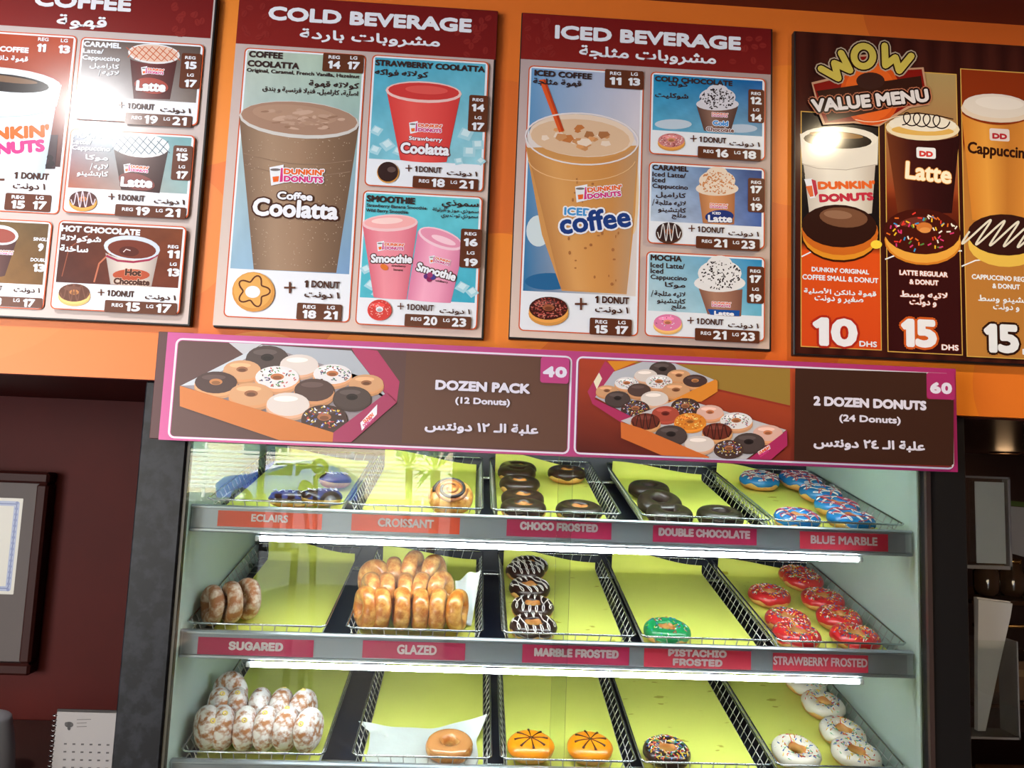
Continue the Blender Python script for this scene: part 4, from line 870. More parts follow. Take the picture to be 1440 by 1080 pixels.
def bd(x, y, rx, kind, f=SX, sc=4.235):
    x, y = f(x, y); rx = rx / sc; ry = rx * 0.56
    if kind == 'plain': p.ring_donut(x, y, rx, ry, RGB(196, 140, 96), RGB(212, 160, 118), RGB(150, 96, 66), 0.4)
    elif kind == 'choc': p.ring_donut(x, y, rx, ry, RGB(206, 150, 106), RGB(74, 52, 50), RGB(196, 130, 80), 0.42)
    elif kind == 'dark': p.ring_donut(x, y, rx, ry * 1.15, RGB(66, 52, 50), RGB(78, 64, 62), RGB(40, 30, 30), 0.2)
    elif kind == 'sugar': p.ring_donut(x, y, rx, ry * 1.05, RGB(206, 160, 130), RGB(222, 210, 204), W, 0.35, full=True)
    elif kind == 'spr': p.ring_donut(x, y, rx, ry, RGB(206, 150, 110), RGB(230, 226, 228), RGB(196, 120, 76), 0.42, 46, [RGB(60, 60, 110), RGB(190, 70, 70), RGB(90, 60, 40), RGB(90, 150, 90)], seed=int(x))
    elif kind == 'chocfull': p.ring_donut(x, y, rx, ry * 1.1, RGB(190, 136, 96), RGB(84, 62, 58), W, 0.45, full=True)
    elif kind == 'chocspr': p.ring_donut(x, y, rx, ry * 1.1, RGB(70, 50, 46), RGB(72, 50, 46), RGB(176, 110, 76), 0.2, 70, [W, RGB(90, 110, 190), RGB(230, 200, 90), RGB(190, 80, 70)], seed=int(x))
    elif kind == 'orange': p.ring_donut(x, y, rx, ry * 1.05, RGB(226, 140, 50), RGB(226, 136, 46), RGB(206, 120, 50), 0.3, 60, [RGB(246, 220, 130), RGB(190, 90, 30)], seed=int(x))
    elif kind == 'swirl': p.ring_donut(x, y, rx, ry * 1.1, RGB(206, 150, 100), RGB(112, 46, 34), W, 0.4, drizzle=RGB(60, 24, 20), full=True)
    elif kind == 'red': p.ring_donut(x, y, rx, ry * 1.1, RGB(176, 76, 60), RGB(176, 76, 60), RGB(120, 40, 34), 0.3)
    elif kind == 'pink': p.ring_donut(x, y, rx, ry * 1.05, RGB(214, 150, 110), RGB(226, 180, 166), RGB(214, 130, 90), 0.4)
for x, y, rx, k in ((830, 185, 130, 'dark'), (680, 255, 115, 'plain'), (1020, 225, 118, 'sugar'), (1218, 280, 118, 'spr'), (1420, 335, 105, 'plain'), (525, 330, 130, 'choc'), (890, 300, 135, 'spr'),
                    (1110, 375, 122, 'chocfull'), (1335, 420, 115, 'dark'), (735, 400, 135, 'plain'), (955, 460, 132, 'sugar'), (1170, 540, 138, 'chocspr')): bd(x, y, rx, k)
p.poly([SX(312, 350), SX(1225, 628), SX(1220, 684), SX(905, 674), SX(312, 472)], RGB(206, 122, 62)); p.poly([SX(1225, 628), S2(185, 392), S2(245, 450), SX(1330, 686), SX(1220, 684)], RGB(166, 58, 98))
x_, y_ = SX(1385, 570); p.poly([(x_, y_), (S2(130, 465)[0], S2(130, 465)[1] - 1), S2(128, 520), (x_ + 2, y_ + 11)], W); p.T("DUNKIN'", x_ + 6, y_ + 1, 531, 5.5, DKO, 0.8, rise=16); p.T('DONUTS', x_ + 6, y_ + 7, 530, 5.5, DKP, 0.8, rise=15)
p.rr((760.5, 502), (799.5, 540), 4, RGB(190, 68, 132)); p.T('40', 763, 530.5, 797, 16, PW, 3, 'i', n=10)
p.T('DOZEN PACK', 612, 548.5, 745.5, 14.5, PW, 2.2, n=10); p.T('(12 Donuts)', 640, 570, 717, 12, PW, 1.2, n=8)
p.T('علبة الـ ١٢ دونتس', 597, 608, 757, 17, PW, 1.6, 'a', n=8)
p.part('two_dozen_panel', 'right half with two boxes and price 60')
p.ring((810.5, 501), (1340.5, 660.5), 9, 2.6, PW)
S3 = lambda x, y: (800 + x / 4.645, 480 + y / 4.645); S4 = lambda x, y: (1080 + x / 4, 480 + y / 4)
q = p.rect((814.5, 505), (1337, 657)); p.field(q, bil(RGB(176, 66, 40), RGB(196, 84, 40), RGB(150, 56, 40), RGB(84, 26, 22), 0.05, 2), 20, 10)
p.poly([S3(380, 130), S3(700, 150), S3(1440, 178), S3(1440, 420), S3(960, 310)], RGB(156, 122, 54)); p.poly([S3(960, 310), S3(1440, 420), S3(1440, 432), S3(960, 324)], RGB(150, 50, 36))
p.poly([S3(120, 330), S3(235, 130), S3(300, 185), S3(150, 400)], RGB(176, 54, 96)); p.poly([S3(250, 130), S3(450, 130), S3(300, 195)], RGB(220, 140, 40)); p.poly([S3(160, 265), S3(195, 205), S3(215, 245), S3(180, 315)], RGB(236, 226, 200))
p.poly([S3(290, 200), S3(480, 135), S3(690, 145), S3(950, 255), S3(400, 490), S3(170, 365)], RGB(186, 188, 198))
for x, y, rx, k in ((610, 185, 90, 'dark'), (500, 225, 78, 'sugar'), (715, 225, 78, 'plain'), (375, 275, 80, 'spr'), (820, 260, 82, 'choc'), (585, 265, 90, 'spr'), (245, 325, 72, 'plain'),
                    (455, 320, 78, 'chocfull'), (695, 320, 92, 'plain'), (315, 375, 84, 'dark'), (555, 375, 92, 'sugar'), (430, 440, 95, 'chocspr')): bd(x, y, rx, k, S3, 4.645)
p.poly([S3(950, 250), S3(965, 262), S3(965, 330), S3(860, 395), S3(700, 400), S3(640, 400)], RGB(226, 140, 50)); p.poly([S3(135, 365), S3(400, 490), S3(400, 530), S3(335, 530), S3(150, 410)], RGB(176, 48, 96))
p.poly([S3(335, 520), S3(730, 372), S3(1412, 580), S3(1150, 770), S3(880, 765)], RGB(200, 196, 200))
for x, y, rx, k in ((755, 425, 95, 'chocspr'), (915, 465, 90, 'pink'), (625, 475, 92, 'red'), (1085, 520, 108, 'spr'), (495, 525, 98, 'swirl'), (785, 525, 105, 'orange'), (1290, 600, 100, 'pink'),
                    (960, 590, 100, 'swirl'), (660, 610, 105, 'dark'), (1165, 660, 105, 'dark'), (845, 670, 100, 'sugar'), (1035, 700, 98, 'chocspr')): bd(x, y, rx, k, S3, 4.645)
p.poly([S3(333, 528), S3(470, 570), S3(905, 755), S3(905, 762), S3(600, 745), S3(335, 632)], RGB(214, 112, 52)); p.poly([S3(1412, 582), S3(1415, 680), S3(1310, 772), S3(1165, 770)], RGB(176, 44, 96))
x_, y_ = S3(1225, 745); p.T("DUNKIN'", x_ + 2, y_ - 1, x_ + 20, 4.5, DKO, 0.8, rise=11, edge=W, ew=0.8); p.T('DONUTS', x_ + 3, y_ + 3, x_ + 18, 4.5, DKP, 0.7, rise=10)
p.poly([S4(143, 155), S4(877, 180), S4(877, 328), S4(1028, 332), S4(1028, 690), S4(1010, 700), S4(136, 670)], RGB(62, 34, 24)); p.poly([S4(143, 155), S4(877, 180), S4(877, 690), S4(136, 670)], RGB(62, 34, 24))
p.rr((1299, 524.5), (1339, 563), 4, RGB(170, 44, 104)); p.T('60', 1304, 554, 1335, 17, PW, 3, 'i', n=10)
p.T('2 DOZEN DONUTS', 1141, 571, 1299, 14, PW, 2.2, n=10); p.T('(24 Donuts)', 1177, 595.5, 1263, 13, PW, 1.2, n=8)
p.T('علبة الـ ٢٤ دونتس', 1141, 631.5, 1297, 17, PW, 1.6, 'a', n=8)
p.done()

# ------------------------------------------------------------------ display case
YL = 1.55
z1 = on(700, 724.6, YL)[2]; z2 = on(700, 898.6, YL)[2]; PITCHZ = z1 - z2
LIPZ = [z1, z2, z2 - PITCHZ]
TILT = math.radians(13.2)
dc = empty('display_case', (0, 0, 0)); tag(dc, 'tall black framed glass display case with three lit doughnut shelves', 'display case')
pl0 = on(205, 535, YB + 0.01)[0]; pl1 = on(261, 640, YB + 0.01)[0]
pr0 = on(1305, 850, YB + 0.01)[0]; xl_, xr_ = pl1 + 0.004, pr0 - 0.004; pr1 = on(1363, 850, YB + 0.01)[0]
g = MB(); g.box((pl0, YB + 0.01, FL), (pl1, 2.12, zb - 0.002), bev=0.003); g.build('side_pillar', M_black, dc, 'scuffed black left pillar')
g = MB(); g.box((pr0, YB + 0.01, FL), (pr1, 2.12, zb - 0.002), bev=0.003); g.build('side_pillar', M_pillar_r, dc, 'near black right pillar')
g = MB(); g.box((pr0 - 0.003, YB + 0.004, FL), (pr0 + 0.006, YB + 0.012, zb - 0.002)); g.build('door_trim', mat('brown_metal_trim', RGB(88, 70, 66), 0.35, 0.5), dc)
g = MB(); g.box((pl1, YB + 0.015, FL), (pl1 + 0.006, YB + 0.03, zb - 0.002)); g.build('door_trim', mat('dark_olive_trim', RGB(60, 58, 44), 0.4), dc)
g = MB(); g.box((pl1 + 0.0005, YB + 0.036, FL + 0.1), (xl_, 2.06, zb - 0.03)); g.build('side_panel', M_mint, dc)
g = MB(); g.box((xr_, YB + 0.036, FL + 0.1), (pr0 - 0.0005, 2.06, zb - 0.03)); g.build('side_panel', M_mint, dc)
g = MB(); g.box((pl1, 2.06, FL + 0.1), (pr0, 2.10, zb - 0.002)); g.build('back_panel', M_navy, dc)
g = MB(); g.box((pl1, YB + 0.045, zb - 0.03), (pr0, 2.06, zb - 0.002)); g.build('top_panel', M_mint, dc)
g = MB(); g.box((pl1, YB + 0.045, -0.9), (pr0, 2.06, -0.88)); g.build('bottom_panel', M_navy, dc)
g = MB(); g.box((pl1, YB + 0.02, FL), (pr0, YB + 0.04, -0.88)); g.build('base_front', M_black, dc)
lx0 = xl_ + 0.005; lx1 = xr_ - 0.004
for zt in LIPZ:
    g = MB(); prof = [(1.5600, 0.0), (1.5505, 0.0), (1.547, -0.003), (1.547, -0.0055), (1.5505, -0.0065), (1.5505, -0.045), (1.547, -0.046), (1.547, -0.050), (1.5505, -0.052), (1.5600, -0.052)]
    n = len(prof); g.add([(x, y, zt + z) for x in (lx0 - 0.004, lx1) for y, z in prof], [(i, (i + 1) % n, (i + 1) % n + n, i + n) for i in range(n)] + [tuple(reversed(range(n))), tuple(range(n, 2 * n))])
    lip = g.build('shelf_lip', M_alu, dc)
    g = MB(); g.box((lx0, 1.5482, zt - 0.0447), (lx1 - 0.014, 1.5503, zt - 0.0068)); g.build('label_channel', M_aluf, lip)
    g = MB(); d = 0.49; Yb, Zb = 1.568 + d * math.cos(TILT), zt - 0.052 + d * math.sin(TILT)
    for dz in (0,):
        v = [(x, y, z) for x in (xl_ + 0.001, xr_ - 0.001) for y, z in ((1.568, zt - 0.048), (Yb, Zb + 0.004), (Yb, Zb), (1.568, zt - 0.052))]
        g.add(v, [(0, 1, 5, 4), (1, 2, 6, 5), (2, 3, 7, 6), (3, 0, 4, 7), (3, 2, 1, 0), (4, 5, 6, 7)])
    g.build('shelf_panel', M_navy, dc)
    # support rods
    for t in (0.435, 0.06):
        y, z = 1.56 + t * math.cos(TILT), zt - 0.0268 + t * math.sin(TILT) - 0.0078
        g = MB(); g.tube([(xl_, y, z), (xr_, y, z)], 0.0055 if t > 0.2 else 0.002, 8); g.build('support_rod', M_chrome, dc)
for k, zt in enumerate([LIPZ[0] + PITCHZ, LIPZ[0], LIPZ[1]]):
    a, b_ = on(352, 932, 1.55), on(1209, 957, 1.55); z = zt - 0.0615
    g = MB(); g.tube([(a[0] + 0.001, 1.554, z), (b_[0] - 0.001, 1.554, z)], 0.0052, 12); lt_ = g.build('light_tube', M_led, dc)
    g = MB(); g.tube([(a[0] - 0.008, 1.554, z), (a[0], 1.554, z)], 0.0056, 12); g.build('end_cap', M_ledcap, lt_)
    g = MB(); g.tube([(b_[0], 1.554, z), (b_[0] + 0.008, 1.554, z)], 0.0056, 12); g.build('end_cap', M_ledcap, lt_)
# two sliding panes that overlap in the middle
for x0, x1, y in ((pl1 + 0.002, on(806, 650, 1.52)[0], 1.516), (on(786, 650, 1.53)[0], pr0 - 0.002, 1.528)):
    g = MB(); g.box((x0, y, -0.88), (x1, y + 0.004, zb - 0.004))
    g.mi = [1, 1, 0, 1, 0, 1]; g.build('glass_door', [M_glass, M_gedge], dc)

# ------------------------------------------------------------------ wire trays and their papers
def tray_frame(row):
    return Vector((0, 1.5635, LIPZ[row] - 0.0268))     # front edge of the tray floor
RX = Matrix.Rotation(TILT, 4, 'X')
TH, TLN, INS = 0.0355, 0.475, 0.016
M_paper = mat('yellow_tray_paper', RGB(238, 244, 116), 0.65, noise=(6, RGB(230, 236, 106), 0.35, 0.7))
M_paperst = mat('stained_yellow_tray_paper', RGB(178, 160, 34), 0.6)
_nt = M_paperst.node_tree; _b = _nt.nodes['Principled BSDF']; _t = _nt.nodes.new('ShaderNodeTexCoord'); _mp = _nt.nodes.new('ShaderNodeMapping'); _mp.inputs['Scale'].default_value = (26, 62, 1)
_n = _nt.nodes.new('ShaderNodeTexNoise'); _n.inputs['Scale'].default_value = 1; _n.inputs['Detail'].default_value = 2; _r = _nt.nodes.new('ShaderNodeValToRGB')
_r.color_ramp.elements[0].position = 0.29; _r.color_ramp.elements[1].position = 0.33; _r.color_ramp.elements[0].color = RGB(196, 190, 54); _r.color_ramp.elements[1].color = RGB(236, 242, 114)
_nt.links.new(_t.outputs['Object'], _mp.inputs[0]); _nt.links.new(_mp.outputs[0], _n.inputs['Vector']); _nt.links.new(_n.outputs['Fac'], _r.inputs[0]); _nt.links.new(_r.outputs[0], _b.inputs['Base Color'])
M_wax = mat('white_wax_paper', RGB(222, 230, 226), 0.4, bump=(18, 0.6, 0.004))
def make_tray(row, pxl, pyl, pxr, label):
    a = on(pxl, pyl, 1.5635); b_ = on(pxr, pyl + (pxr - pxl) * 0.036, 1.5635)
    w_ = b_[0] - a[0]; xc = (a[0] + b_[0]) / 2
    r = empty('wire_tray', (xc, 1.5635, LIPZ[row] - 0.0268), (TILT, 0, 0)); tag(r, label, 'tray', 'wire trays on the shelves of the display case')
    hw, bw = w_ / 2 - 0.002, w_ / 2 - INS
    g = MB(); c_ = 0.008
    YF = 0.0095; g.tube([(-hw + c_, YF, TH), (hw - c_, YF, TH), (hw, YF + c_, TH), (hw, TLN - c_, TH), (hw - c_, TLN, TH), (-hw + c_, TLN, TH), (-hw, TLN - c_, TH), (-hw, YF + c_, TH)], 0.0021, 7, closed=True); g.build('rim', M_chrome, r)
    g = MB(); n = 19
    for s_ in (-1, 1):
        for k in range(1, n):
            y = YF + (TLN - YF) * k / n; g.tube([(s_ * hw, y, TH), (s_ * bw, y, 0)], 0.0010, 5)
        g.tube([(s_ * (hw + bw) / 2, YF, TH / 2), (s_ * (hw + bw) / 2, TLN - 0.004, TH / 2)], 0.0009, 5)
    g.build('side_wires', M_wire, r, kind='stuff')
    g = MB(); n = 11
    for k in range(1, n):
        x = -1 + 2 * k / n
        g.tube([(x * hw, YF, TH), (x * bw, YF, 0)], 0.0010, 5); g.tube([(x * hw, TLN, TH), (x * bw, TLN - 0.008, 0)], 0.0010, 5)
    g.build('end_wires', M_wire, r, kind='stuff')
    g = MB()
    for s_ in (-1, 1): g.tube([(s_ * bw, YF, 0), (s_ * bw, TLN - 0.006, 0)], 0.0014, 5)
    for k in range(10): y = YF + (TLN - 0.006 - YF) * k / 9; g.tube([(-bw, y, 0), (bw, y, 0)], 0.0012, 5)
    g.build('floor_wires', M_wire, r, kind='stuff')
    return r, xc, bw
def make_paper(row, xc, bw, label, l=0.0, rr_=0.0, stained=False, curl=0.02, seed=0, y0=0.0):
    g = MB(); rnd = random.Random(seed); a1, a2 = rnd.uniform(0, 6), rnd.uniform(0, 6)
    x0, x1 = -bw + 0.001 + l, bw - 0.001 - rr_
    def f(u, v):
        x = x0 + (x1 - x0) * u; s_ = v * (TLN + curl); yb = TLN - 0.022
        z = 0.0022 + 0.0008 * (1 + math.sin(u * 5 + a1) * math.sin(v * 7 + a2))
        if s_ <= yb: y = max(s_, 0.0115)
        else:
            e = s_ - yb; y = yb + 0.007 * math.sin(min(e / 0.012, 1) * PI / 2); z += e * (0.75 + 0.35 * math.cos(u * PI))
        return (x, y, z)
    g.grid(f, 14, 40)
    n = len(g.v); g.v += [(x, y - 0.0002, z - 0.0006) for x, y, z in g.v]; k = len(g.f)
    for q in g.f[:k]: g.f.append(tuple(reversed([i + n for i in q]))); g.mi.append(0); g.smooth.append(True)
    o = g.build('tray_paper', M_paperst if stained else M_paper)
    o.location = (xc, 1.5635, LIPZ[row] - 0.0268); o.rotation_euler = (TILT, 0, 0)
    return tag(o, label, 'paper', 'yellow papers lining the trays')
TR = [  # row, left px, y px, right px, what it holds, left gap, right gap, stained
    (0, 289, 704, 484, 'eclairs on the top shelf', .0, .0, 0), (0, 489, 711, 680, 'the croissant bun on the top shelf', 0, 0, 0), (0, 690, 718, 875, 'choco frosted rings on the top shelf', 0, .0, 1),
    (0, 902, 726, 1087, 'double chocolate rings on the top shelf', 0, .0, 0), (0, 1090, 735, 1275, 'blue marble rings on the top shelf', 0, 0, 1),
    (1, 260, 882, 458, 'two sugared rings on the middle shelf', .02, .0, 0), (1, 485, 884, 680, 'the heap of glazed rings on the middle shelf', 0, 0.0, 0), (1, 705, 893, 896, 'marble frosted rings on the middle shelf', 0, 0, 1),
    (1, 902, 897, 1089, 'one green ring on the middle shelf', 0, .0, 0), (1, 1094, 905, 1278, 'red strawberry rings on the middle shelf', 0, 0, 1),
    (2, 252, 1064, 456, 'the heap of sugared doughnuts on the bottom shelf', 0, 0, 0), (2, 493, 1068, 692, 'crumpled wax paper on the bottom shelf', 0, 0, 0), (2, 703, 1071, 896, 'two orange doughnuts on the bottom shelf', 0, 0, 0),
    (2, 901, 1075, 1089, 'one chocolate ring with sprinkles on the bottom shelf', 0, .0, 1), (2, 1093, 1079, 1276, 'white sprinkled rings on the bottom shelf', 0, 0, 1)]
TRAYX = []
for k, (row, a, y, b_, what, l, rr_, st) in enumerate(TR):
    r, xc, bw = make_tray(row, a, y, b_, 'chrome wire tray holding ' + what)
    TRAYX.append((row, xc, bw)); make_paper(row, xc, bw, 'yellow paper under ' + what, l, rr_, bool(st), 0.016 + 0.006 * (k % 3), k)

# ------------------------------------------------------------------ shelf labels
CARDM = RGB(168, 28, 76); CARDO = RGB(214, 70, 36); CARDR = RGB(190, 44, 68)
def card(tl, br, lines, col, desc, wgt=1.4, f='b'):
    Y = 1.5475
    a, b_ = on(tl[0], tl[1], Y), on(br[0], br[1], Y)
    r = empty('shelf_label', ((a[0] + b_[0]) / 2, Y, b_[2])); r.location = (0, 0, 0); tag(r, desc, 'label', 'flavour labels on the shelf lips')
    g = MB(); g.box((a[0], Y, b_[2]), (b_[0], Y + 0.0006, a[2])); g.build('card', mat('label_red', col, 0.35), r)
    pr_ = Print(Y - 0.0001, r, M_printm, 0.00004); pr_.part('print')
    for t, x0, y0, x1, h in lines: pr_.T(t, x0, y0, x1, h, RGB(214, 206, 212), wgt, f, n=8)
    pr_.done()
card((307, 717.5), (452, 745), [('ECLAIRS', 353, 733.5, 405, 10.5)], CARDO, 'orange shelf label reading ECLAIRS', 1.1)
card((495, 722.5), (646, 751.5), [('CROISSANT', 531, 740.5, 610, 12)], CARDO, 'orange shelf label reading CROISSANT', 1.2)
card((713, 730), (859.5, 759), [('CHOCO FROSTED', 731, 745.1, 841, 11.6)], CARDM, 'magenta shelf label reading CHOCO FROSTED', 1.9, 'i')
card((918.5, 738.5), (1064, 767), [('DOUBLE CHOCOLATE', 926, 753.6, 1055, 11.6)], CARDM, 'magenta shelf label reading DOUBLE CHOCOLATE', 1.9, 'i')
card((1125, 747), (1249, 776), [('BLUE MARBLE', 1140, 764.5, 1234, 12)], CARDR, 'red shelf label reading BLUE MARBLE', 1.2)
card((279, 895.5), (440, 924.5), [('SUGARED', 321, 914.1, 398, 11.6)], CARDM, 'magenta shelf label reading SUGARED', 1.9, 'i')
card((510.5, 900.5), (653.5, 929), [('GLAZED', 558, 920, 614, 13)], CARDM, 'magenta shelf label reading GLAZED', 1.4)
card((735, 906), (884.5, 936), [('MARBLE FROSTED', 751, 923.1, 870, 11.6)], CARDM, 'magenta shelf label reading MARBLE FROSTED', 1.9, 'i')
card((906, 911.5), (1056, 942), [('PISTACHIO', 939.5, 923, 1022, 10), ('FROSTED', 946, 936, 1016, 10)], CARDR, 'red two line shelf label reading PISTACHIO FROSTED', 1.8, 'i')
card((1087, 918), (1221, 946.5), [('STRAWBERRY FROSTED', 1087.5, 935, 1220, 12)], CARDR, 'red shelf label reading STRAWBERRY FROSTED', 1.0)

# ------------------------------------------------------------------ doughnuts
def dough_mat(name, dark, light, zs=0.012):
    m = mat(name, dark, 0.5); nt = m.node_tree; b = nt.nodes['Principled BSDF']
    t = nt.nodes.new('ShaderNodeTexCoord'); s_ = nt.nodes.new('ShaderNodeSeparateXYZ'); nt.links.new(t.outputs['Object'], s_.inputs[0])
    n = nt.nodes.new('ShaderNodeTexNoise'); n.inputs['Scale'].default_value = 40; nt.links.new(t.outputs['Object'], n.inputs['Vector'])
    ab = nt.nodes.new('ShaderNodeMath'); ab.operation = 'ABSOLUTE'; nt.links.new(s_.outputs[2], ab.inputs[0])
    mu = nt.nodes.new('ShaderNodeMath'); mu.operation = 'MULTIPLY_ADD'; mu.inputs[1].default_value = 1 / zs; nt.links.new(ab.outputs[0], mu.inputs[0])
    sc = nt.nodes.new('ShaderNodeMath'); sc.operation = 'MULTIPLY_ADD'; sc.inputs[1].default_value = 1.1; sc.inputs[2].default_value = -0.5; nt.links.new(n.outputs['Fac'], sc.inputs[0]); nt.links.new(sc.outputs[0], mu.inputs[2])
    r = nt.nodes.new('ShaderNodeValToRGB'); r.color_ramp.elements[0].position = 0.15; r.color_ramp.elements[1].position = 0.8
    r.color_ramp.elements[0].color = light; r.color_ramp.elements[1].color = dark; nt.links.new(mu.outputs[0], r.inputs[0]); nt.links.new(r.outputs[0], b.inputs['Base Color'])
    b.inputs['Coat Weight'].default_value = 0.15; return m
M_dough = dough_mat('golden_dough', RGB(196, 128, 58), RGB(232, 186, 112))
M_glaze = mat('glazed_dough', RGB(192, 112, 40), 0.3, noise=(45, RGB(236, 180, 98), 0.42, 0.62), bump=(60, 0.5, 0.002), coat=0.5)
M_sugar = mat('sugared_dough', RGB(176, 116, 72), 0.8, noise=(70, RGB(236, 232, 230), 0.40, 0.55), bump=(120, 0.5, 0.001))
M_sugarb = mat('lightly_sugared_dough', RGB(160, 104, 66), 0.7, noise=(50, RGB(216, 198, 180), 0.42, 0.62), bump=(90, 0.5, 0.001))
M_choc = mat('dark_chocolate_icing', RGB(52, 28, 22), 0.28, coat=0.3)
M_dchoc = mat('double_chocolate_icing', RGB(44, 28, 22), 0.3, bump=(60, 0.3, 0.001), coat=0.3)
M_dchocd = mat('chocolate_dough', RGB(48, 28, 20), 0.6)
M_blue = mat('blue_icing', RGB(24, 116, 184), 0.25, coat=0.4)
M_red = mat('strawberry_red_icing', RGB(206, 40, 44), 0.3, coat=0.3)
M_green = mat('green_icing', RGB(24, 150, 84), 0.3, coat=0.3)
M_whiteic = mat('white_icing', RGB(222, 214, 198), 0.3, coat=0.3)
M_orangeic = mat('orange_icing', RGB(250, 150, 20), 0.3, coat=0.3)
M_cream = mat('vanilla_cream', RGB(240, 214, 120), 0.4)
SP = [mat('sprinkle_' + n, c_, 0.5) for n, c_ in (('red', RGB(214, 50, 50)), ('yellow', RGB(244, 206, 66)), ('white', RGB(238, 238, 234)), ('blue', RGB(60, 110, 190)), ('orange', RGB(238, 140, 50)), ('green', RGB(90, 180, 120)))]
M_drw = mat('white_drizzle', RGB(232, 228, 224), 0.35); M_drr = mat('red_drizzle', RGB(180, 50, 70), 0.35); M_drb = mat('brown_drizzle', RGB(72, 30, 18), 0.3)
RA, RB, RZ = 0.0300, 0.0168, 0.0155      # ring centre radius, half width, half height
def surf(r, top=0.0):
    """height of the ring's upper side at radius r"""
    q = (r - RA) / RB; return RZ * math.sqrt(max(0, 1 - min(1, abs(q)) ** 2.3)) + top
def ring_dough(m, nm='dough', parent=None, wob=0.02, seed=1):
    g = MB(); rnd = random.Random(seed); p1, p2 = rnd.uniform(0, 6), rnd.uniform(0, 6)
    def f(u, v):
        a, b_ = 2 * PI * u, 2 * PI * v; cb, sb = math.cos(b_), math.sin(b_)
        k = 1 + wob * math.sin(3 * a + p1) + wob * 0.7 * math.sin(5 * a + p2)
        r = RA + RB * math.copysign(abs(cb) ** 0.85, cb) * (k if cb > 0 else 1)
        return (r * math.cos(a), r * math.sin(a), RZ * k * math.copysign(abs(sb) ** 0.9, sb))
    g.grid(f, 36, 18, cu=True, cv=True); return g.build(nm, m, parent)
def ring_icing(m, parent, seed=1, low=-0.1, thick=0.0014):
    g = MB(); rnd = random.Random(seed); p1, p2, p3 = [rnd.uniform(0, 6) for _ in range(3)]
    def f(u, v):
        a = 2 * PI * u; dip = low - 0.16 * math.sin(5 * a + p1) - 0.1 * math.sin(9 * a + p2)
        b0 = dip; b1 = PI * 0.73 + 0.12 * math.sin(4 * a + p3); b_ = b0 + (b1 - b0) * v; cb, sb = math.cos(b_), math.sin(b_)
        k = 1 + 0.012 * math.sin(3 * a + p3); e = thick * min(1, math.sin(PI * v) * 5 + 0.05)
        r = RA + (RB * 1.015 + e) * math.copysign(abs(cb) ** 0.85, cb) * k
        return (r * math.cos(a), r * math.sin(a), (RZ * 1.02 + e) * math.copysign(abs(sb) ** 0.9, sb))
    g.grid(f, 36, 14, cu=True); return g.build('icing', m, parent)
def sprinkle_mesh(parent, n, seed, r0=0.36, hole=True, sz=1.0, z=0.0027):
    g = MB(); rnd = random.Random(seed); placed = 0
    while placed < n:
        a = rnd.uniform(0, 2 * PI)
        r = rnd.uniform(RA - RB * 0.75, RA + RB * 0.9) if hole else 0.045 * math.sqrt(rnd.random())
        zz = surf(r) + z; t = rnd.uniform(0, PI); l = 0.0027 * sz
        x, y = r * math.cos(a), r * math.sin(a); dx, dy = l * math.cos(t), l * math.sin(t)
        r2 = math.hypot(x + dx, y + dy); r3 = math.hypot(x - dx, y - dy)
        g.tube([(x - dx, y - dy, surf(r3) + z), (x + dx, y + dy, surf(r2) + z)], 0.00095 * sz, 5, mi=rnd.randrange(len(SP))); placed += 1
    return g.build('sprinkles', SP, parent, kind='stuff')
def drizzle(parent, m, nm, loops, ph, amp=1.0, rad=0.0011, rot=0.0, off=0.0026):
    g = MB(); pts = []; N = loops * 14; RO = RA + RB * 0.86
    def flush():
        nonlocal pts
        if len(pts) > 2: g.tube(pts, rad, 6)
        pts = []
    for k in range(N + 1):
        u = k / N; x = -RO + 2 * RO * u + 0.004 * math.sin(PI * loops * u * 2 + ph); x = max(-RO, min(RO, x))
        h = math.sqrt(max(0, RO * RO - x * x)); y = h * amp * math.sin(PI * loops * u + ph)
        xr, yr = x * math.cos(rot) - y * math.sin(rot), x * math.sin(rot) + y * math.cos(rot)
        r = math.hypot(xr, yr)
        if r < RA - RB * 0.72: flush(); continue
        pts.append((xr, yr, surf(min(r, RA + RB * 0.97)) + off))
    flush(); return g.build(nm, m, parent)
PROTO = {}
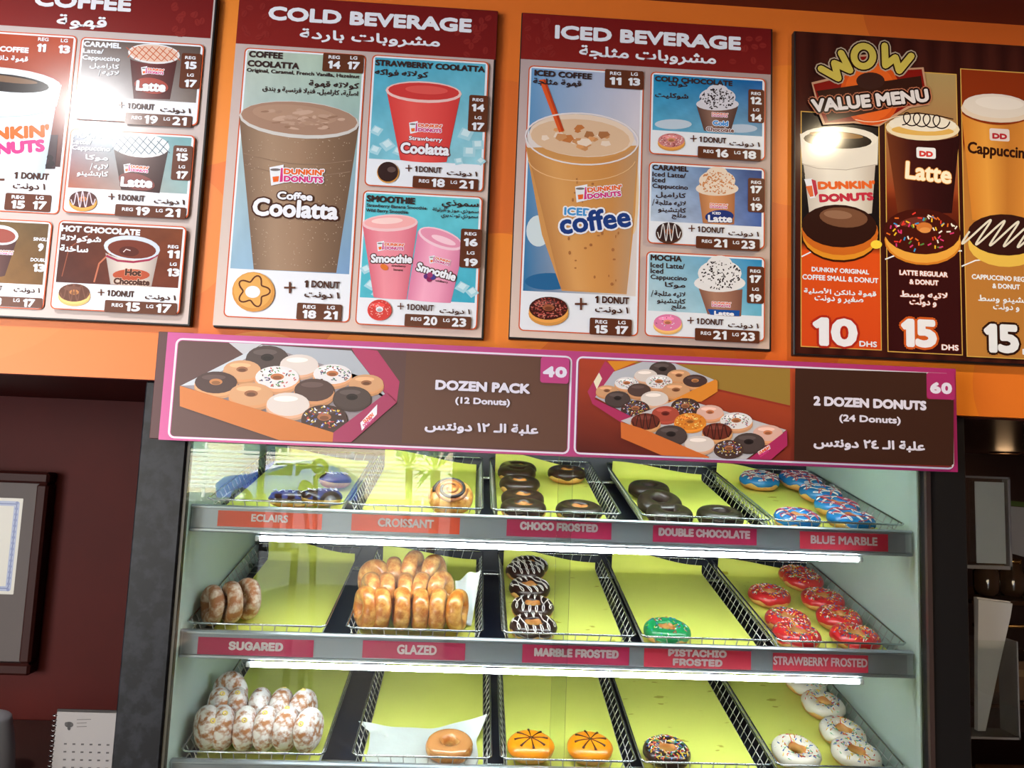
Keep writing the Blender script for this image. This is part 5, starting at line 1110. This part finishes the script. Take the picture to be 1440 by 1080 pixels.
def proto(kind):
    if kind in PROTO: return PROTO[kind]
    r = empty('doughnut'); s_ = sum(map(ord, kind))
    if kind == 'choc': ring_dough(M_dough, parent=r, seed=s_); ring_icing(M_choc, r, s_)
    elif kind == 'dchoc': ring_dough(M_dchocd, parent=r, seed=s_); ring_icing(M_dchoc, r, s_, -0.5)
    elif kind == 'blue':
        ring_dough(M_dough, parent=r, seed=s_); ring_icing(M_blue, r, s_); drizzle(r, M_drw, 'white_drizzle', 9, 0.3, rot=0.5); drizzle(r, M_drr, 'red_drizzle', 7, 1.3, rot=2.1, rad=0.0012, off=0.003)
    elif kind == 'marble': ring_dough(M_dough, parent=r, seed=s_); ring_icing(M_choc, r, s_); drizzle(r, M_drw, 'white_drizzle', 12, 0.2, rot=0.15, rad=0.0012)
    elif kind == 'red': ring_dough(M_dough, parent=r, seed=s_); ring_icing(M_red, r, s_); sprinkle_mesh(r, 170, s_)
    elif kind == 'green': ring_dough(M_dough, parent=r, seed=s_); ring_icing(M_green, r, s_); sprinkle_mesh(r, 70, s_)
    elif kind == 'white': ring_dough(M_dough, parent=r, seed=s_); ring_icing(M_whiteic, r, s_); sprinkle_mesh(r, 90, s_)
    elif kind == 'chocspr': ring_dough(M_dough, parent=r, seed=s_); ring_icing(M_choc, r, s_, -0.3); sprinkle_mesh(r, 230, s_, sz=1.15)
    elif kind == 'plain': ring_dough(M_glaze, parent=r, seed=s_, wob=0.03); ring_icing(mat('honey_glaze', RGB(206, 142, 84), 0.2, coat=0.6), r, s_, 0.5, 0.0006)
    elif kind == 'glazed': ring_dough(M_glaze, parent=r, seed=s_, wob=0.04)
    elif kind == 'brownsugar': ring_dough(M_sugarb, parent=r, seed=s_, wob=0.04)
    elif kind in ('orange', 'filled', 'bun'):
        m = {'orange': M_dough, 'filled': M_sugar, 'bun': M_glaze}[kind]; g = MB(); R_ = 0.046; H_ = 0.0195 if kind != 'bun' else 0.024
        def f(u, v):
            a = 2 * PI * u; b_ = -PI / 2 + PI * v; k = 1 + 0.018 * math.sin(3 * a + s_) + 0.012 * math.sin(5 * a)
            cr = max(0, math.cos(b_)) ** 0.62
            return (R_ * k * cr * math.cos(a), R_ * k * cr * math.sin(a), H_ * math.sin(b_))
        g.grid(f, 36, 18, cu=True); g.build('dough', m, r)
        if kind == 'orange':
            g = MB()
            def f2(u, v):
                a = 2 * PI * u; b_ = PI / 2 - (PI / 2 - 0.05 + 0.12 * math.sin(4 * a)) * v; k = 1.02 + 0.018 * math.sin(3 * a + s_); cr = max(0, math.cos(b_)) ** 0.62
                return (R_ * k * cr * math.cos(a), R_ * k * cr * math.sin(a), (H_ + 0.0013) * math.sin(b_))
            g.grid(f2, 36, 12, cu=True); g.build('icing', M_orangeic, r)
            for k in range(8):
                a = k * PI / 4 + 0.1; g = MB(); pts = []; tp = []
                for j in range(9):
                    t = j / 8; rr_ = 0.033 * t; zz = (H_ + 0.0013) * math.sqrt(max(0, 1 - (rr_ / R_ / 1.02) ** 3.2)) + 0.0006; pts.append((rr_ * math.cos(a), rr_ * math.sin(a), zz)); tp.append(0.55 + 1.1 * t ** 3 + (0.4 if j == 0 else 0))
                g.tube(pts, 0.0017, 6, taper=tp); g.build('chocolate_spoke', M_drb, r)
        if kind == 'filled':
            g = MB(); g.grid(lambda u, v: (0.0445 + 0.004 * math.sin(PI * v), 0.006 * math.cos(2 * PI * u) * math.cos(PI * v / 2 * 0.98) ** 0.6, 0.005 * math.sin(2 * PI * u) * math.cos(PI * v / 2 * 0.98)), 12, 6, cu=True); g.build('cream_filling', M_cream, r)
        if kind == 'bun':
            for nm, mm, r0, tw, off in (('spiral_crust', mat('baked_spiral', RGB(150, 88, 34), 0.4), 0.007, 2.6, 0.0), ('poppy_topping', mat('dark_poppy', RGB(40, 32, 34), 0.35), 0.018, 1.1, 0.001)):
                g = MB(); pts = []
                for j in range(60):
                    t = j / 59; a = tw * 2 * PI * t; rr_ = r0 + (0.034 - r0) * t; pts.append((rr_ * math.cos(a), rr_ * math.sin(a), H_ * math.sqrt(max(0, 1 - (rr_ / R_) ** 3.2)) + off))
                g.tube(pts, 0.0026 if off == 0 else 0.0035, 6); g.build(nm, mm, r)
    PROTO[kind] = r; r['_used'] = 0; return r
def inst(kind, mtx, label, group, cat='doughnut'):
    p_ = proto(kind)
    if not p_.get('_used'): o = p_; p_['_used'] = 1
    else: o = copy_tree(p_)
    o.matrix_world = mtx; tag(o, label, cat, group)
    return o
rg = random.Random(21)
def inside(row, x, reach):
    """keeps a doughnut between the side wires of its tray"""
    _, xc, bw = min((t for t in TRAYX if t[0] == row), key=lambda t: abs(t[1] - x))
    return max(xc - bw - 0.006 + reach, min(xc + bw + 0.006 - reach, x))
def flat(kind, row, px, py, label, group, spin=None, hh=0.026, tip=0.0, tipy=0.0, lift=0.0, sc=1.0):
    """lays a doughnut on the sloping tray where the photograph shows the middle of its top"""
    n = Vector((0, -math.sin(TILT), math.cos(TILT))); P0 = tray_frame(row) + n * (0.0056 + hh + lift)
    d = Vector(ray(px, py)); t = P0.dot(n) / d.dot(n); c_ = d * t - n * (hh - 0.0165)
    if c_.y < 1.6185: c_.y = 1.6185; c_.z = tray_frame(row).z + (0.0056 + 0.0165 + lift + (c_.y - 1.5635) * math.sin(TILT)) / math.cos(TILT)
    if c_.y > 1.957: c_.y = 1.957; c_.z = tray_frame(row).z + (0.0056 + 0.0165 + lift + (c_.y - 1.5635) * math.sin(TILT)) / math.cos(TILT)
    c_.x = inside(row, c_.x, 0.0505 * sc)
    spin = rg.uniform(0, 6.28) if spin is None else spin
    m = Matrix.Translation(c_) @ Matrix.Rotation(TILT + tip, 4, 'X') @ Matrix.Rotation(tipy, 4, 'Y') @ Matrix.Rotation(spin, 4, 'Z') @ Matrix.Diagonal((sc * rg.uniform(0.98, 1.03), sc * rg.uniform(0.98, 1.03), 1, 1))
    return inst(kind, m, label, group)
def stand(kind, px, py, Y, yaw, lean, label, group, roll_=0.0, sc=1.0, zs=1.0):
    """doughnut standing on edge, its axis near the X direction, centre seen at (px, py) at depth Y"""
    c_ = Vector(on(px, py, Y)); row = 2 if py > 940 else 1
    c_.x = inside(row, c_.x, 0.020)
    R_ = (0.047 if kind != 'filled' else 0.046) * sc
    c_.z = max(c_.z, tray_frame(row).z + (Y - 1.5635) * math.tan(TILT) + 0.0065 + R_ * 1.0)
    m = Matrix.Translation(c_) @ Matrix.Rotation(math.radians(yaw), 4, 'Z') @ Matrix.Rotation(math.radians(lean), 4, 'X') @ Matrix.Rotation(math.radians(90), 4, 'Y') @ Matrix.Rotation(roll_, 4, 'Z') @ Matrix.Diagonal((sc, sc, sc * zs, 1))
    return inst(kind, m, label, group)
ords = ['front', 'second from front', 'third from front', 'fourth from front', 'rearmost']
G_ = 'choco frosted rings on the top shelf'
for k, (x, y) in enumerate([(737, 714), (735, 697), (731, 677), (727, 661), (727, 648)]): flat('choc', 0, x, y, f'chocolate frosted ring, {ords[k]} in the left column above CHOCO FROSTED', G_, sc=0.98)
flat('choc', 0, 797, 662, 'chocolate frosted ring lying alone behind the glass door edges', G_)
flat('choc', 0, 816, 717, 'chocolate frosted ring at the front rim, right half above CHOCO FROSTED', G_)
G_ = 'double chocolate rings'
flat('dchoc', 0, 913, 684, 'all dark double chocolate ring, rearmost of the leaning three', G_); flat('dchoc', 0, 928, 703, 'all dark double chocolate ring, middle of the leaning three', G_, lift=0.008, tip=0.2)
flat('dchoc', 0, 944, 721, 'all dark double chocolate ring, front of the leaning three', G_, tip=0.05); flat('dchoc', 0, 1019, 727, 'dark double chocolate ring alone at the tray front, right', G_)
G_ = 'blue marble rings'
for (x, y), t in zip([(1049, 656), (1068, 672), (1128, 730)], ['rear left, half hidden by the sign', 'left, second from back', 'front left']): flat('blue', 0, x, y, 'blue iced ring with red and white drizzle, ' + t, G_)
for k, (x, y) in enumerate([(1200, 728), (1177, 708), (1154, 690), (1132, 674), (1120, 661)]): flat('blue', 0, x, y, f'blue iced ring with red and white drizzle, {ords[k]} of the right column', G_, tipy=0.05, lift=0.003)
G_ = 'marble frosted rings'
for k, (x, y) in enumerate([(751, 881), (749, 850), (745, 823), (739, 799), (742, 777)]): flat('marble', 1, x, y, f'chocolate ring with white zigzag, {ords[k]} above MARBLE FROSTED', G_, spin=rg.uniform(-0.3, 0.3), sc=0.98)
flat('green', 1, 939, 884, 'green iced ring with sprinkles, alone above PISTACHIO FROSTED', 'pistachio ring')
G_ = 'strawberry frosted rings'
for (x, y), t in zip([(1082, 833), (1108, 868), (1126, 896)], ['rear', 'middle', 'front']): flat('red', 1, x, y, f'red iced ring with sprinkles, {t} of the left three', G_)
for k, (x, y) in enumerate([(1206, 894), (1180, 865), (1157, 839), (1137, 812), (1118, 790)]): flat('red', 1, x, y, f'red iced ring with sprinkles, {ords[k]} of the right column', G_)
flat('plain', 2, 632, 1049, 'single honey coloured ring lying on crumpled wax paper', 'plain ring', lift=0.002)
flat('orange', 2, 747, 1050, 'orange iced doughnut with brown star, left of the two', 'orange doughnuts', spin=0.0, lift=0.005); flat('orange', 2, 831, 1052, 'orange iced doughnut with brown star, right of the two', 'orange doughnuts', spin=0.1, lift=0.005)
flat('chocspr', 2, 940, 1058, 'chocolate ring thick with sprinkles, alone on the bottom shelf', 'sprinkled chocolate ring')
G_ = 'white iced rings with sprinkles'
for k, (x, y) in enumerate([(1210, 1064), (1185, 1026), (1158, 987), (1141, 957)]): flat('white', 2, x, y, f'white iced ring with sprinkles, {ords[k] if k < 3 else "rearmost"} of the right column', G_, tip=0.06, tipy=0.06, lift=0.004)
flat('white', 2, 1123, 1064, 'white iced ring with sprinkles, alone front left above the bottom edge', G_, tip=0.10, lift=0.005)
flat('bun', 0, 633, 698, 'round spiral pastry bun with dark seeds above CROISSANT', 'croissant bun', hh=0.03, tip=0.5, lift=0.020, sc=1.0)
# glazed rings standing on edge in three tiers
G_ = 'heap of glazed rings'; cnt = ['leftmost', 'second from left', 'third from left', 'fourth from left', 'fifth from left', 'rightmost']
for k, x in enumerate([503, 535, 564, 590, 616, 643]): stand('glazed', x, 863, 1.626, [28, 16, 10, 8, -4, -14][k], -3, f'glazed ring standing on edge, {cnt[k]} of the front row', G_, k * 1.1, 0.92, 1.12)
for k, x in enumerate([517, 543, 569, 593, 620]): stand('glazed', x, 834 - (k == 4) * 3, 1.692, [22, 12, 6, -10, -24][k], -12, f'glazed ring standing on edge, {cnt[k] if k < 4 else "rightmost"} of the middle row', G_, k * 0.8, 0.93, 1.1)
for k, (x, y) in enumerate([(526, 820), (553, 812), (581, 803), (610, 808)]): stand('glazed', x, y, 1.765, [60, 10, -16, -22][k], -20, f'glazed ring on top of the heap, {cnt[k] if k < 3 else "rightmost"} of the rear row', G_, k, 0.97, 1.1)
# sugared and cream filled ones at the bottom left
G_ = 'heap of sugared filled doughnuts'
for k, (x, y) in enumerate([(279, 1044), (311, 1045), (343, 1043), (372, 1049), (402, 1041), (433, 1041)]): stand('filled', x, y - 2, 1.622, [32, 24, 12, 4, -6, -14][k], -3, f'sugared filled doughnut on edge, {cnt[k]} of the front row', G_, -PI / 2 - [0.5, 0.9, 0.6, 1.0, 1.4, 0.5][k], 0.92, 1.28)
for k, (x, y) in enumerate([(301, 1010), (332, 1007), (364, 1011), (394, 1012), (425, 1011)]): stand('filled', x, y, 1.69, [26, 14, 4, -4, -18][k], -10, f'sugared filled doughnut on edge, {cnt[k] if k < 4 else "rightmost"} of the second row', G_, -PI / 2 - [0.8, 0.9, -0.2, 1.6, 1.3][k], 0.92, 1.25)
stand('filled', 324, 974, 1.725, 62, -24, 'sugared doughnut perched highest on the bottom left heap', G_, 2.0, 0.95, 1.1)
G_ = 'lightly sugared rings'
stand('brownsugar', 294, 862, 1.622, 38, -14, 'lightly sugared brown ring, left of the leaning pair', G_, 0, 0.86, 1.05); stand('brownsugar', 324, 863, 1.632, 34, -20, 'lightly sugared brown ring, front of the leaning pair', G_, 1, 0.9, 1.05); stand('brownsugar', 346, 866, 1.655, 44, -26, 'lightly sugared ring behind the leaning pair', G_, 2, 0.9, 1.0)
# eclairs
def eclair(px, py, Y, yaw, label, ln=0.055):
    r = empty('eclair'); g = MB()
    def f(u, v, k=1.0, up=0.0):
        a = 2 * PI * u; t = -1 + 2 * v; s_ = (1 - abs(t) ** 3.2) ** 0.45 if abs(t) < 1 else 0
        return (ln * t, 0.020 * k * s_ * math.cos(a), 0.017 * k * s_ * math.sin(a) + up)
    g.grid(lambda u, v: f(u, v), 18, 16, cu=True); g.build('pastry', M_dough, r)
    g = MB(); g.grid(lambda u, v: f(u / 2, v, 1.06, 0.0006), 12, 16); g.build('chocolate_top', M_choc, r)
    g = MB(); g.tube([(ln * 0.8 * (-1 + 2 * k / 20), 0.009 * math.sin(k * 1.7), 0.0175) for k in range(21)], 0.0011, 6); g.build('white_drizzle', M_drw, r)
    c_ = Vector(on(px, py, Y)); c_.x = inside(0, c_.x, 0.02 + ln * math.cos(math.radians(yaw))); c_.z = max(c_.z, tray_frame(0).z + (Y - 1.5635) * math.tan(TILT) + 0.026)
    r.matrix_world = Matrix.Translation(c_) @ Matrix.Rotation(math.radians(yaw), 4, 'Z') @ Matrix.Rotation(TILT, 4, 'X')
    tag(r, label, 'eclair', 'eclairs on the top shelf')
eclair(462, 700, 1.64, 58, 'chocolate eclair with white drizzle at the right tray front')
eclair(472, 676, 1.76, 70, 'chocolate eclair lying behind the front one, right side')
eclair(412, 708, 1.62, 6, 'chocolate eclair lying lengthwise at the tray front', 0.05)

# crumpled white wax papers
def wax(fn, label, nu=24, nv=12):
    g = MB(); g.grid(fn, nu, nv); n = len(g.v); g.v += [(x, y + 0.0005, z - 0.0005) for x, y, z in g.v]
    for q in list(g.f): g.f.append(tuple(reversed([i + n for i in q]))); g.mi.append(0); g.smooth.append(True)
    o = g.build('wax_paper', M_wax); tag(o, label, 'paper', 'crumpled wax papers')
fr3 = tray_frame(2)
def wx1(u, v):
    e = abs(2 * u - 1); hw_ = 0.110
    if v < 0.45:
        Y = 1.572 + 0.22 * v + 0.02 * (u < 0.15); X = on(592, 1062, 1.6)[0] + hw_ * (2 * u - 1) + 0.003 * math.sin(9 * v)
        return (X, Y, fr3[2] + (Y - fr3[1]) * math.tan(TILT) + 0.0072 + 0.0025 * e ** 3 + 0.0006 * math.sin(u * 30))
    t = (v - 0.45) / 0.55; a = wx1(u, 0.449)
    top = 1014 + 10 * math.sin(PI * u) - 10 * max(0, u - 0.6) * 2.5
    px = 504 + 181 * u; q = on(px, top, 1.695 + 0.015 * math.sin(PI * u))
    return (a[0] + (q[0] - a[0]) * t, a[1] + (q[1] - a[1]) * t + 0.003 * math.sin(u * 19) * t, a[2] + (q[2] - a[2]) * t ** 1.3)
wax(wx1, 'crumpled white wax paper behind the honey coloured ring')
fr2 = tray_frame(1)
def wx2(u, v):
    px = 640 + 36 * u * (0.5 + 0.5 * v) + 4 * (1 - v); py = 884 + (800 - 884) * v + 16 * (1 - u) * v + 3 * math.sin(u * 9); Y = 1.66 + 0.07 * v + 0.006 * math.sin(5 * u + 6 * v)
    p_ = on(px, py, Y); base = fr2[2] + (Y - fr2[1]) * math.tan(TILT) + 0.008; return (p_[0], p_[1], max(p_[2], base))
wax(wx2, 'white wax paper poking up right of the glazed heap', 10, 10)

# ------------------------------------------------------------------ left side: framed certificate, calendar, white bottle
YC = 2.135
fr = empty('framed_certificate'); tag(fr, 'dark wood framed certificate on the maroon wall, cut by the left edge', 'picture frame')
rx1 = on(72, 690, YC)[0]; zt_ = on(60, 664, YC)[2]; zb_ = on(45, 948, YC)[2]; rx0 = rx1 - 0.46; fw = 0.030
M_fw = mat('dark_red_wood_frame', RGB(50, 18, 15), 0.5, spec=0.15)
for a, b_ in (((rx0, zt_ - fw), (rx1, zt_)), ((rx0, zb_), (rx1, zb_ + fw)), ((rx0, zb_ + fw), (rx0 + fw, zt_ - fw)), ((rx1 - fw, zb_ + fw), (rx1, zt_ - fw))):
    g = MB(); g.box((a[0], YC - 0.02, a[1]), (b_[0], 2.16, b_[1]), bev=0.006); g.build('frame_bar', M_fw, fr)
g = MB(); g.box((rx0 + fw, YC, zb_ + fw), (rx1 - fw, 2.155, zt_ - fw)); g.build('grey_mat', mat('dark_grey_mount', RGB(92, 84, 84), 0.7), fr)
cp = Print(YC - 0.0005, fr, M_printm); cp.part('certificate_paper')
cr = on(32, 712, YC)[0]; ct = on(30, 701, YC)[2]; cb = on(20, 836, YC)[2]
def inv_(X, Z): return cp.inv(X, Z)
cp.rr(inv_(rx0 + 0.07, ct), inv_(cr, cb), 1, RGB(206, 204, 196)); cp.ring(inv_(rx0 + 0.078, ct - 0.008), inv_(cr - 0.008, cb + 0.008), 3, 7, RGB(150, 162, 196)); cp.ring(inv_(rx0 + 0.085, ct - 0.014), inv_(cr - 0.014, cb + 0.014), 3, 1.2, RGB(84, 96, 150))
rnd = random.Random(2)
for k in range(16):
    z = ct - 0.012 - (ct - cb - 0.024) * k / 15; x_, y_ = inv_(cr - 0.011, z); cp.ell(x_ - 2.2, y_, 2.2, 2.4, RGB(110, 122, 172), n=9)
cp.done()
# counter below the frame
g = MB(); cz = on(100, 1092, 1.8)[2]; g.box((-1.9, 1.62, FL), (pl0 - 0.004, 2.155, cz), bev=0.004); cn = g.build('back_counter', mat('dark_counter', RGB(60, 40, 36), 0.4)); tag(cn, 'dark counter below the certificate, under the picture edge', 'counter')
cal = empty('spiral_calendar'); tag(cal, 'white spiral bound desk calendar beside the black pillar', 'calendar')
Yk = 1.80; a = on(80, 1001, Yk); b_ = on(172, 1000, Yk)
g = MB(); g.box((a[0], Yk, cz), (b_[0], Yk + 0.004, a[2]), bev=0.001); g.build('page', mat('calendar_paper', RGB(150, 146, 146), 0.6), cal)
g = MB(); g.box((a[0] - 0.003, Yk + 0.006, cz), (b_[0], Yk + 0.010, a[2] + 0.004), bev=0.001); g.build('back_cover', mat('dark_calendar_cover', RGB(40, 34, 34), 0.6), cal)
g = MB()
for k in range(12): z = a[2] - 0.008 - 0.0105 * k; g.tube([(a[0] + 0.006 * math.cos(t * PI / 5) - 0.003, Yk + 0.004 + 0.006 * math.sin(t * PI / 5), z) for t in range(10)], 0.001, 5, closed=True)
g.build('spiral_binding', M_chrome, cal, kind='stuff')
cp = Print(Yk - 0.0004, cal, M_printm); cp.part('calendar_print')
cp.ell(97, 1019, 6, 4, RGB(44, 40, 40)); cp.ell(97, 1024, 2.2, 3, RGB(44, 40, 40)); cp.ell(93, 1018, 2, 2.6, RGB(60, 56, 56)); cp.ell(101, 1019, 2, 2.6, RGB(60, 56, 56))
for j in range(3): cp.line([(108, 1012 + j * 5), (122 + 6 * (j == 0), 1011.5 + j * 5)], 0.8, RGB(90, 86, 86))
for j in range(4):
    for i in range(6): cp.line([(90 + i * 12 - j * 0.6, 1046 + j * 11 + i * 0.3), (94 + i * 12 - j * 0.6, 1046 + j * 11 + i * 0.3)], 2, RGB(84, 80, 82))
cp.done()
bt = empty('white_canister', tuple(on(-36, 1092, 1.75))); bt.location.z = cz; tag(bt, 'white rounded canister at the bottom left corner', 'canister')
g = MB(); H_ = on(0, 1004, 1.75)[2] - cz; g.grid(lambda u, v: ((0.072 * (1 - 0.25 * v ** 2) * (1 if v < 0.93 else math.sqrt(max(0, 1 - ((v - 0.93) / 0.07) ** 2)))) * math.cos(2 * PI * u), (0.072 * (1 - 0.25 * v ** 2) * (1 if v < 0.93 else math.sqrt(max(0, 1 - ((v - 0.93) / 0.07) ** 2)))) * math.sin(2 * PI * u), H_ * v), 28, 40, cu=True); g.build('body', mat('white_plastic', RGB(150, 152, 158), 0.4), bt)
g = MB(); g.grid(lambda u, v: (0.02 * math.cos(2 * PI * u) * (1 - v * 0.3), 0.02 * math.sin(2 * PI * u) * (1 - v * 0.3), H_ - 0.004 + 0.008 * v), 16, 3, cu=True); g.build('lid', M_ledcap, bt)

# ------------------------------------------------------------------ right side: holders on the pillar and the dim kitchen
def acrylic(name, x0, x1, y0, y1, z0, z1, label, cat, open_top=False, wall=0.003):
    r = empty(name); tag(r, label, cat)
    g = MB(); g.box((x0, y0, z0), (x1, y0 + 0.003, z1)); g.build('front_sheet', M_acryl, r)
    g = MB(); g.box((x0, y1 - 0.003, z0), (x1, y1, z1)); g.build('back_sheet', M_acryl, r)
    for a_, b2 in (((x0, z0), (x0 + wall, z1)), ((x1 - wall, z0), (x1, z1)), ((x0, z0), (x1, z0 + wall * 1.6))) + (() if open_top else (((x0, z1 - wall), (x1, z1)),)):
        g = MB(); g.box((a_[0], y0 - 0.001, a_[1]), (b2[0], y1 + 0.001, b2[1])); g.build('edge', M_acryledge, r)
    return r
Yh = 1.72; a = on(1366, 669, Yh); b_ = on(1421, 801, Yh)
g = MB(); g.box((pr1, Yh - 0.02, on(1365, 1040, Yh)[2]), (pr1 + 0.012, Yh + 0.03, on(1364, 648, Yh)[2])); o = g.build('mounting_strip', M_acryledge); tag(o, 'narrow vertical clear strip on the right face of the black pillar', 'strip')
hold = acrylic('sign_holder', pr1 + 0.013, b_[0], Yh - 0.006, Yh + 0.012, b_[2], a[2], 'clear acrylic sign holder with plain white card beside right pillar', 'sign holder', wall=0.005)
a = on(1371, 677, Yh); b_ = on(1415, 793, Yh); g = MB(); g.box((max(a[0], pr1 + 0.019), Yh + 0.0, b_[2]), (b_[0], Yh + 0.002, a[2])); o = g.build('white_card', mat('grey_white_card', RGB(206, 210, 220), 0.6)); tag(o, 'plain white card inside the clear sign holder', 'card')
a = on(1375, 898, Yh); b_ = on(1426, 1036, Yh)
acrylic('bag_holder', pr1 + 0.013, b_[0], Yh - 0.02, Yh + 0.04, b_[2], a[2], 'open clear acrylic box holding folded white bags', 'holder', True)
for j, lb in enumerate(('front folded white paper bag leaning in the clear box', 'folded white paper bag behind the front one in the clear box')):
    yy = Yh - 0.008 + 0.016 * j; g = MB()
    P_ = [(1376 - 2 * j, 843 - 3 * j), (1424 - 3 * j, 849 - 3 * j), (1421 - 3 * j, 868), (1408, 925), (1386, 1028), (1375, 1028), (1375, 930)]
    q = [on(x, y, yy) for x, y in P_]; q = [(max(v_[0], pr1 + 0.018), v_[2]) for v_ in q]; n = len(q)
    g.add([(x, yy, z) for x, z in q] + [(x, yy + 0.012, z) for x, z in q], [tuple(range(n)), tuple(reversed(range(n, 2 * n)))] + [(i, i + n, (i + 1) % n + n, (i + 1) % n) for i in range(n)])
    o = g.build('paper_bag', mat('dull_white_paper', RGB(196, 196, 202), 0.6)); tag(o, lb, 'paper bag', 'folded paper bags')
Yn = 1.95; q = [on(x, y, Yn) for x, y in ((1421, 712), (1470, 716), (1465, 790), (1422, 778))]
g = MB(); g.add([tuple(v_) for v_ in q] + [(v_[0], v_[1] + 0.003, v_[2]) for v_ in q], [(0, 1, 2, 3), (7, 6, 5, 4), (0, 4, 5, 1), (1, 5, 6, 2), (2, 6, 7, 3), (3, 7, 4, 0)]); o = g.build('notice_sheet', mat('grey_paper', RGB(160, 160, 168), 0.7)); tag(o, 'greyish paper notice at the right picture edge', 'notice')
g = MB(); q = [on(x, y, Yn) for x, y in ((1420, 704), (1470, 709), (1470, 716), (1421, 711))]; g.add([tuple(v_) for v_ in q] + [(v_[0], v_[1] + 0.003, v_[2]) for v_ in q], [(0, 1, 2, 3), (7, 6, 5, 4), (0, 4, 5, 1), (1, 5, 6, 2), (2, 6, 7, 3), (3, 7, 4, 0)]); g2 = g.build('green_strip', mat('olive_green', RGB(70, 90, 40), 0.6), o)
# rack of glass jars and boxes in the kitchen
rk = empty('kitchen_rack'); tag(rk, 'dim brown metal rack in the kitchen right of the case', 'rack')
M_rk = mat('brown_metal', RGB(92, 66, 46), 0.3, 0.6)
Xr0, Xr1 = on(1368, 900, 2.3)[0], 2.1
for z_px in (845, 990, 1075):
    z = on(1400, z_px, 2.3)[2]; g = MB(); g.box((Xr0, 2.3, z - 0.012), (Xr1, 2.6, z), bev=0.002); g.build('rack_shelf', M_rk, rk)
g = MB(); z = on(1430, 880, 2.3)[2]; g.tube([(Xr0, 2.295, z), (Xr1, 2.295, z)], 0.006, 8); g.build('rail', mat('brass_rail', RGB(150, 110, 60), 0.25, 0.8), rk)
for x in (Xr0 + 0.01, Xr1 - 0.01):
    g = MB(); g.box((x - 0.01, 2.6, FL), (x + 0.01, 2.62, -0.1)); g.build('post', M_rk, rk)
zj = on(1400, 845, 2.3)[2]; M_jar = mat('dark_glass_jar', RGB(80, 60, 44), 0.08, 0.0, 0.9)
j0 = empty('glass_jar'); g = MB()
prof = [(0.0, 0), (0.034, 0), (0.038, 0.02), (0.038, 0.07), (0.026, 0.088), (0.026, 0.1), (0.0, 0.1)]
g.grid(lambda u, v: (prof[min(6, round(v * 6))][0] * math.cos(2 * PI * u), prof[min(6, round(v * 6))][0] * math.sin(2 * PI * u), prof[min(6, round(v * 6))][1]), 20, 6, cu=True); g.build('body', M_jar, j0)
g = MB(); g.tube([(0, 0, 0.1), (0, 0, 0.115)], 0.028, 14); g.build('lid', mat('brass_lid', RGB(190, 150, 90), 0.2, 0.9), j0)
for k, x in enumerate([1388, 1424, 1460, 1496]):
    jj = j0 if k == 0 else copy_tree(j0); P_ = on(x, 845, 2.42); jj.location = (P_[0], 2.42, zj + 0.0005); tag(jj, ['leftmost dark glass jar on the kitchen rack', 'second dark glass jar on the kitchen rack', 'third dark glass jar, at the picture edge', 'fourth dark glass jar beyond the picture edge'][k], 'jar', 'dark jars on the kitchen rack')
zc_ = on(1400, 990, 2.3)[2]; P_ = on(1422, 930, 2.4)
bx_ = empty('cardboard_box', (P_[0] + 0.06, 2.42, zc_ + 0.0005)); tag(bx_, 'brown cardboard box on the rack behind the bag holder', 'box')
g = MB(); g.box((-0.09, -0.08, 0), (0.09, 0.08, 0.115), bev=0.002); g.build('carton', mat('brown_cardboard', RGB(120, 90, 66), 0.8), bx_); g = MB(); g.box((-0.09, -0.0815, 0.07), (0.09, -0.08, 0.09)); g.build('tape', mat('tan_tape', RGB(150, 120, 84), 0.4), bx_)
# warm downlight in the kitchen ceiling
d = ray(1413, 636); t = (zb - 0.004) / d[2]
kl = empty('kitchen_downlight', tuple(d * t)); tag(kl, 'small warm downlight glowing in the dark kitchen ceiling', 'ceiling light')
g = MB(); g.grid(lambda u, v: (0.045 * v * math.cos(2 * PI * u), 0.045 * v * math.sin(2 * PI * u), -0.004), 18, 2, cu=True); g.build('lamp_lens', mat('warm_lens', (1, 1, 1, 1), 0.4, emit=(1, 0.42, 0.12, 1), es=3.5), kl)
g = MB(); g.tube([(0.05 * math.cos(2 * PI * k / 18), 0.05 * math.sin(2 * PI * k / 18), -0.003) for k in range(18)], 0.004, 6, closed=True); g.build('trim_ring', M_rk, kl)
l = bpy.data.lights.new('kitchen_lamp', 'POINT'); l.energy = 0.12; l.color = (1, 0.6, 0.3); l.shadow_soft_size = 0.03; lo = bpy.data.objects.new('kitchen_lamp', l); C.objects.link(lo); lo.location = (0, 0, -0.05); lo.parent = kl
for o in list(bpy.data.objects):
    if '_used' in o.keys(): del o['_used']
for k in list(PROTO):
    pass
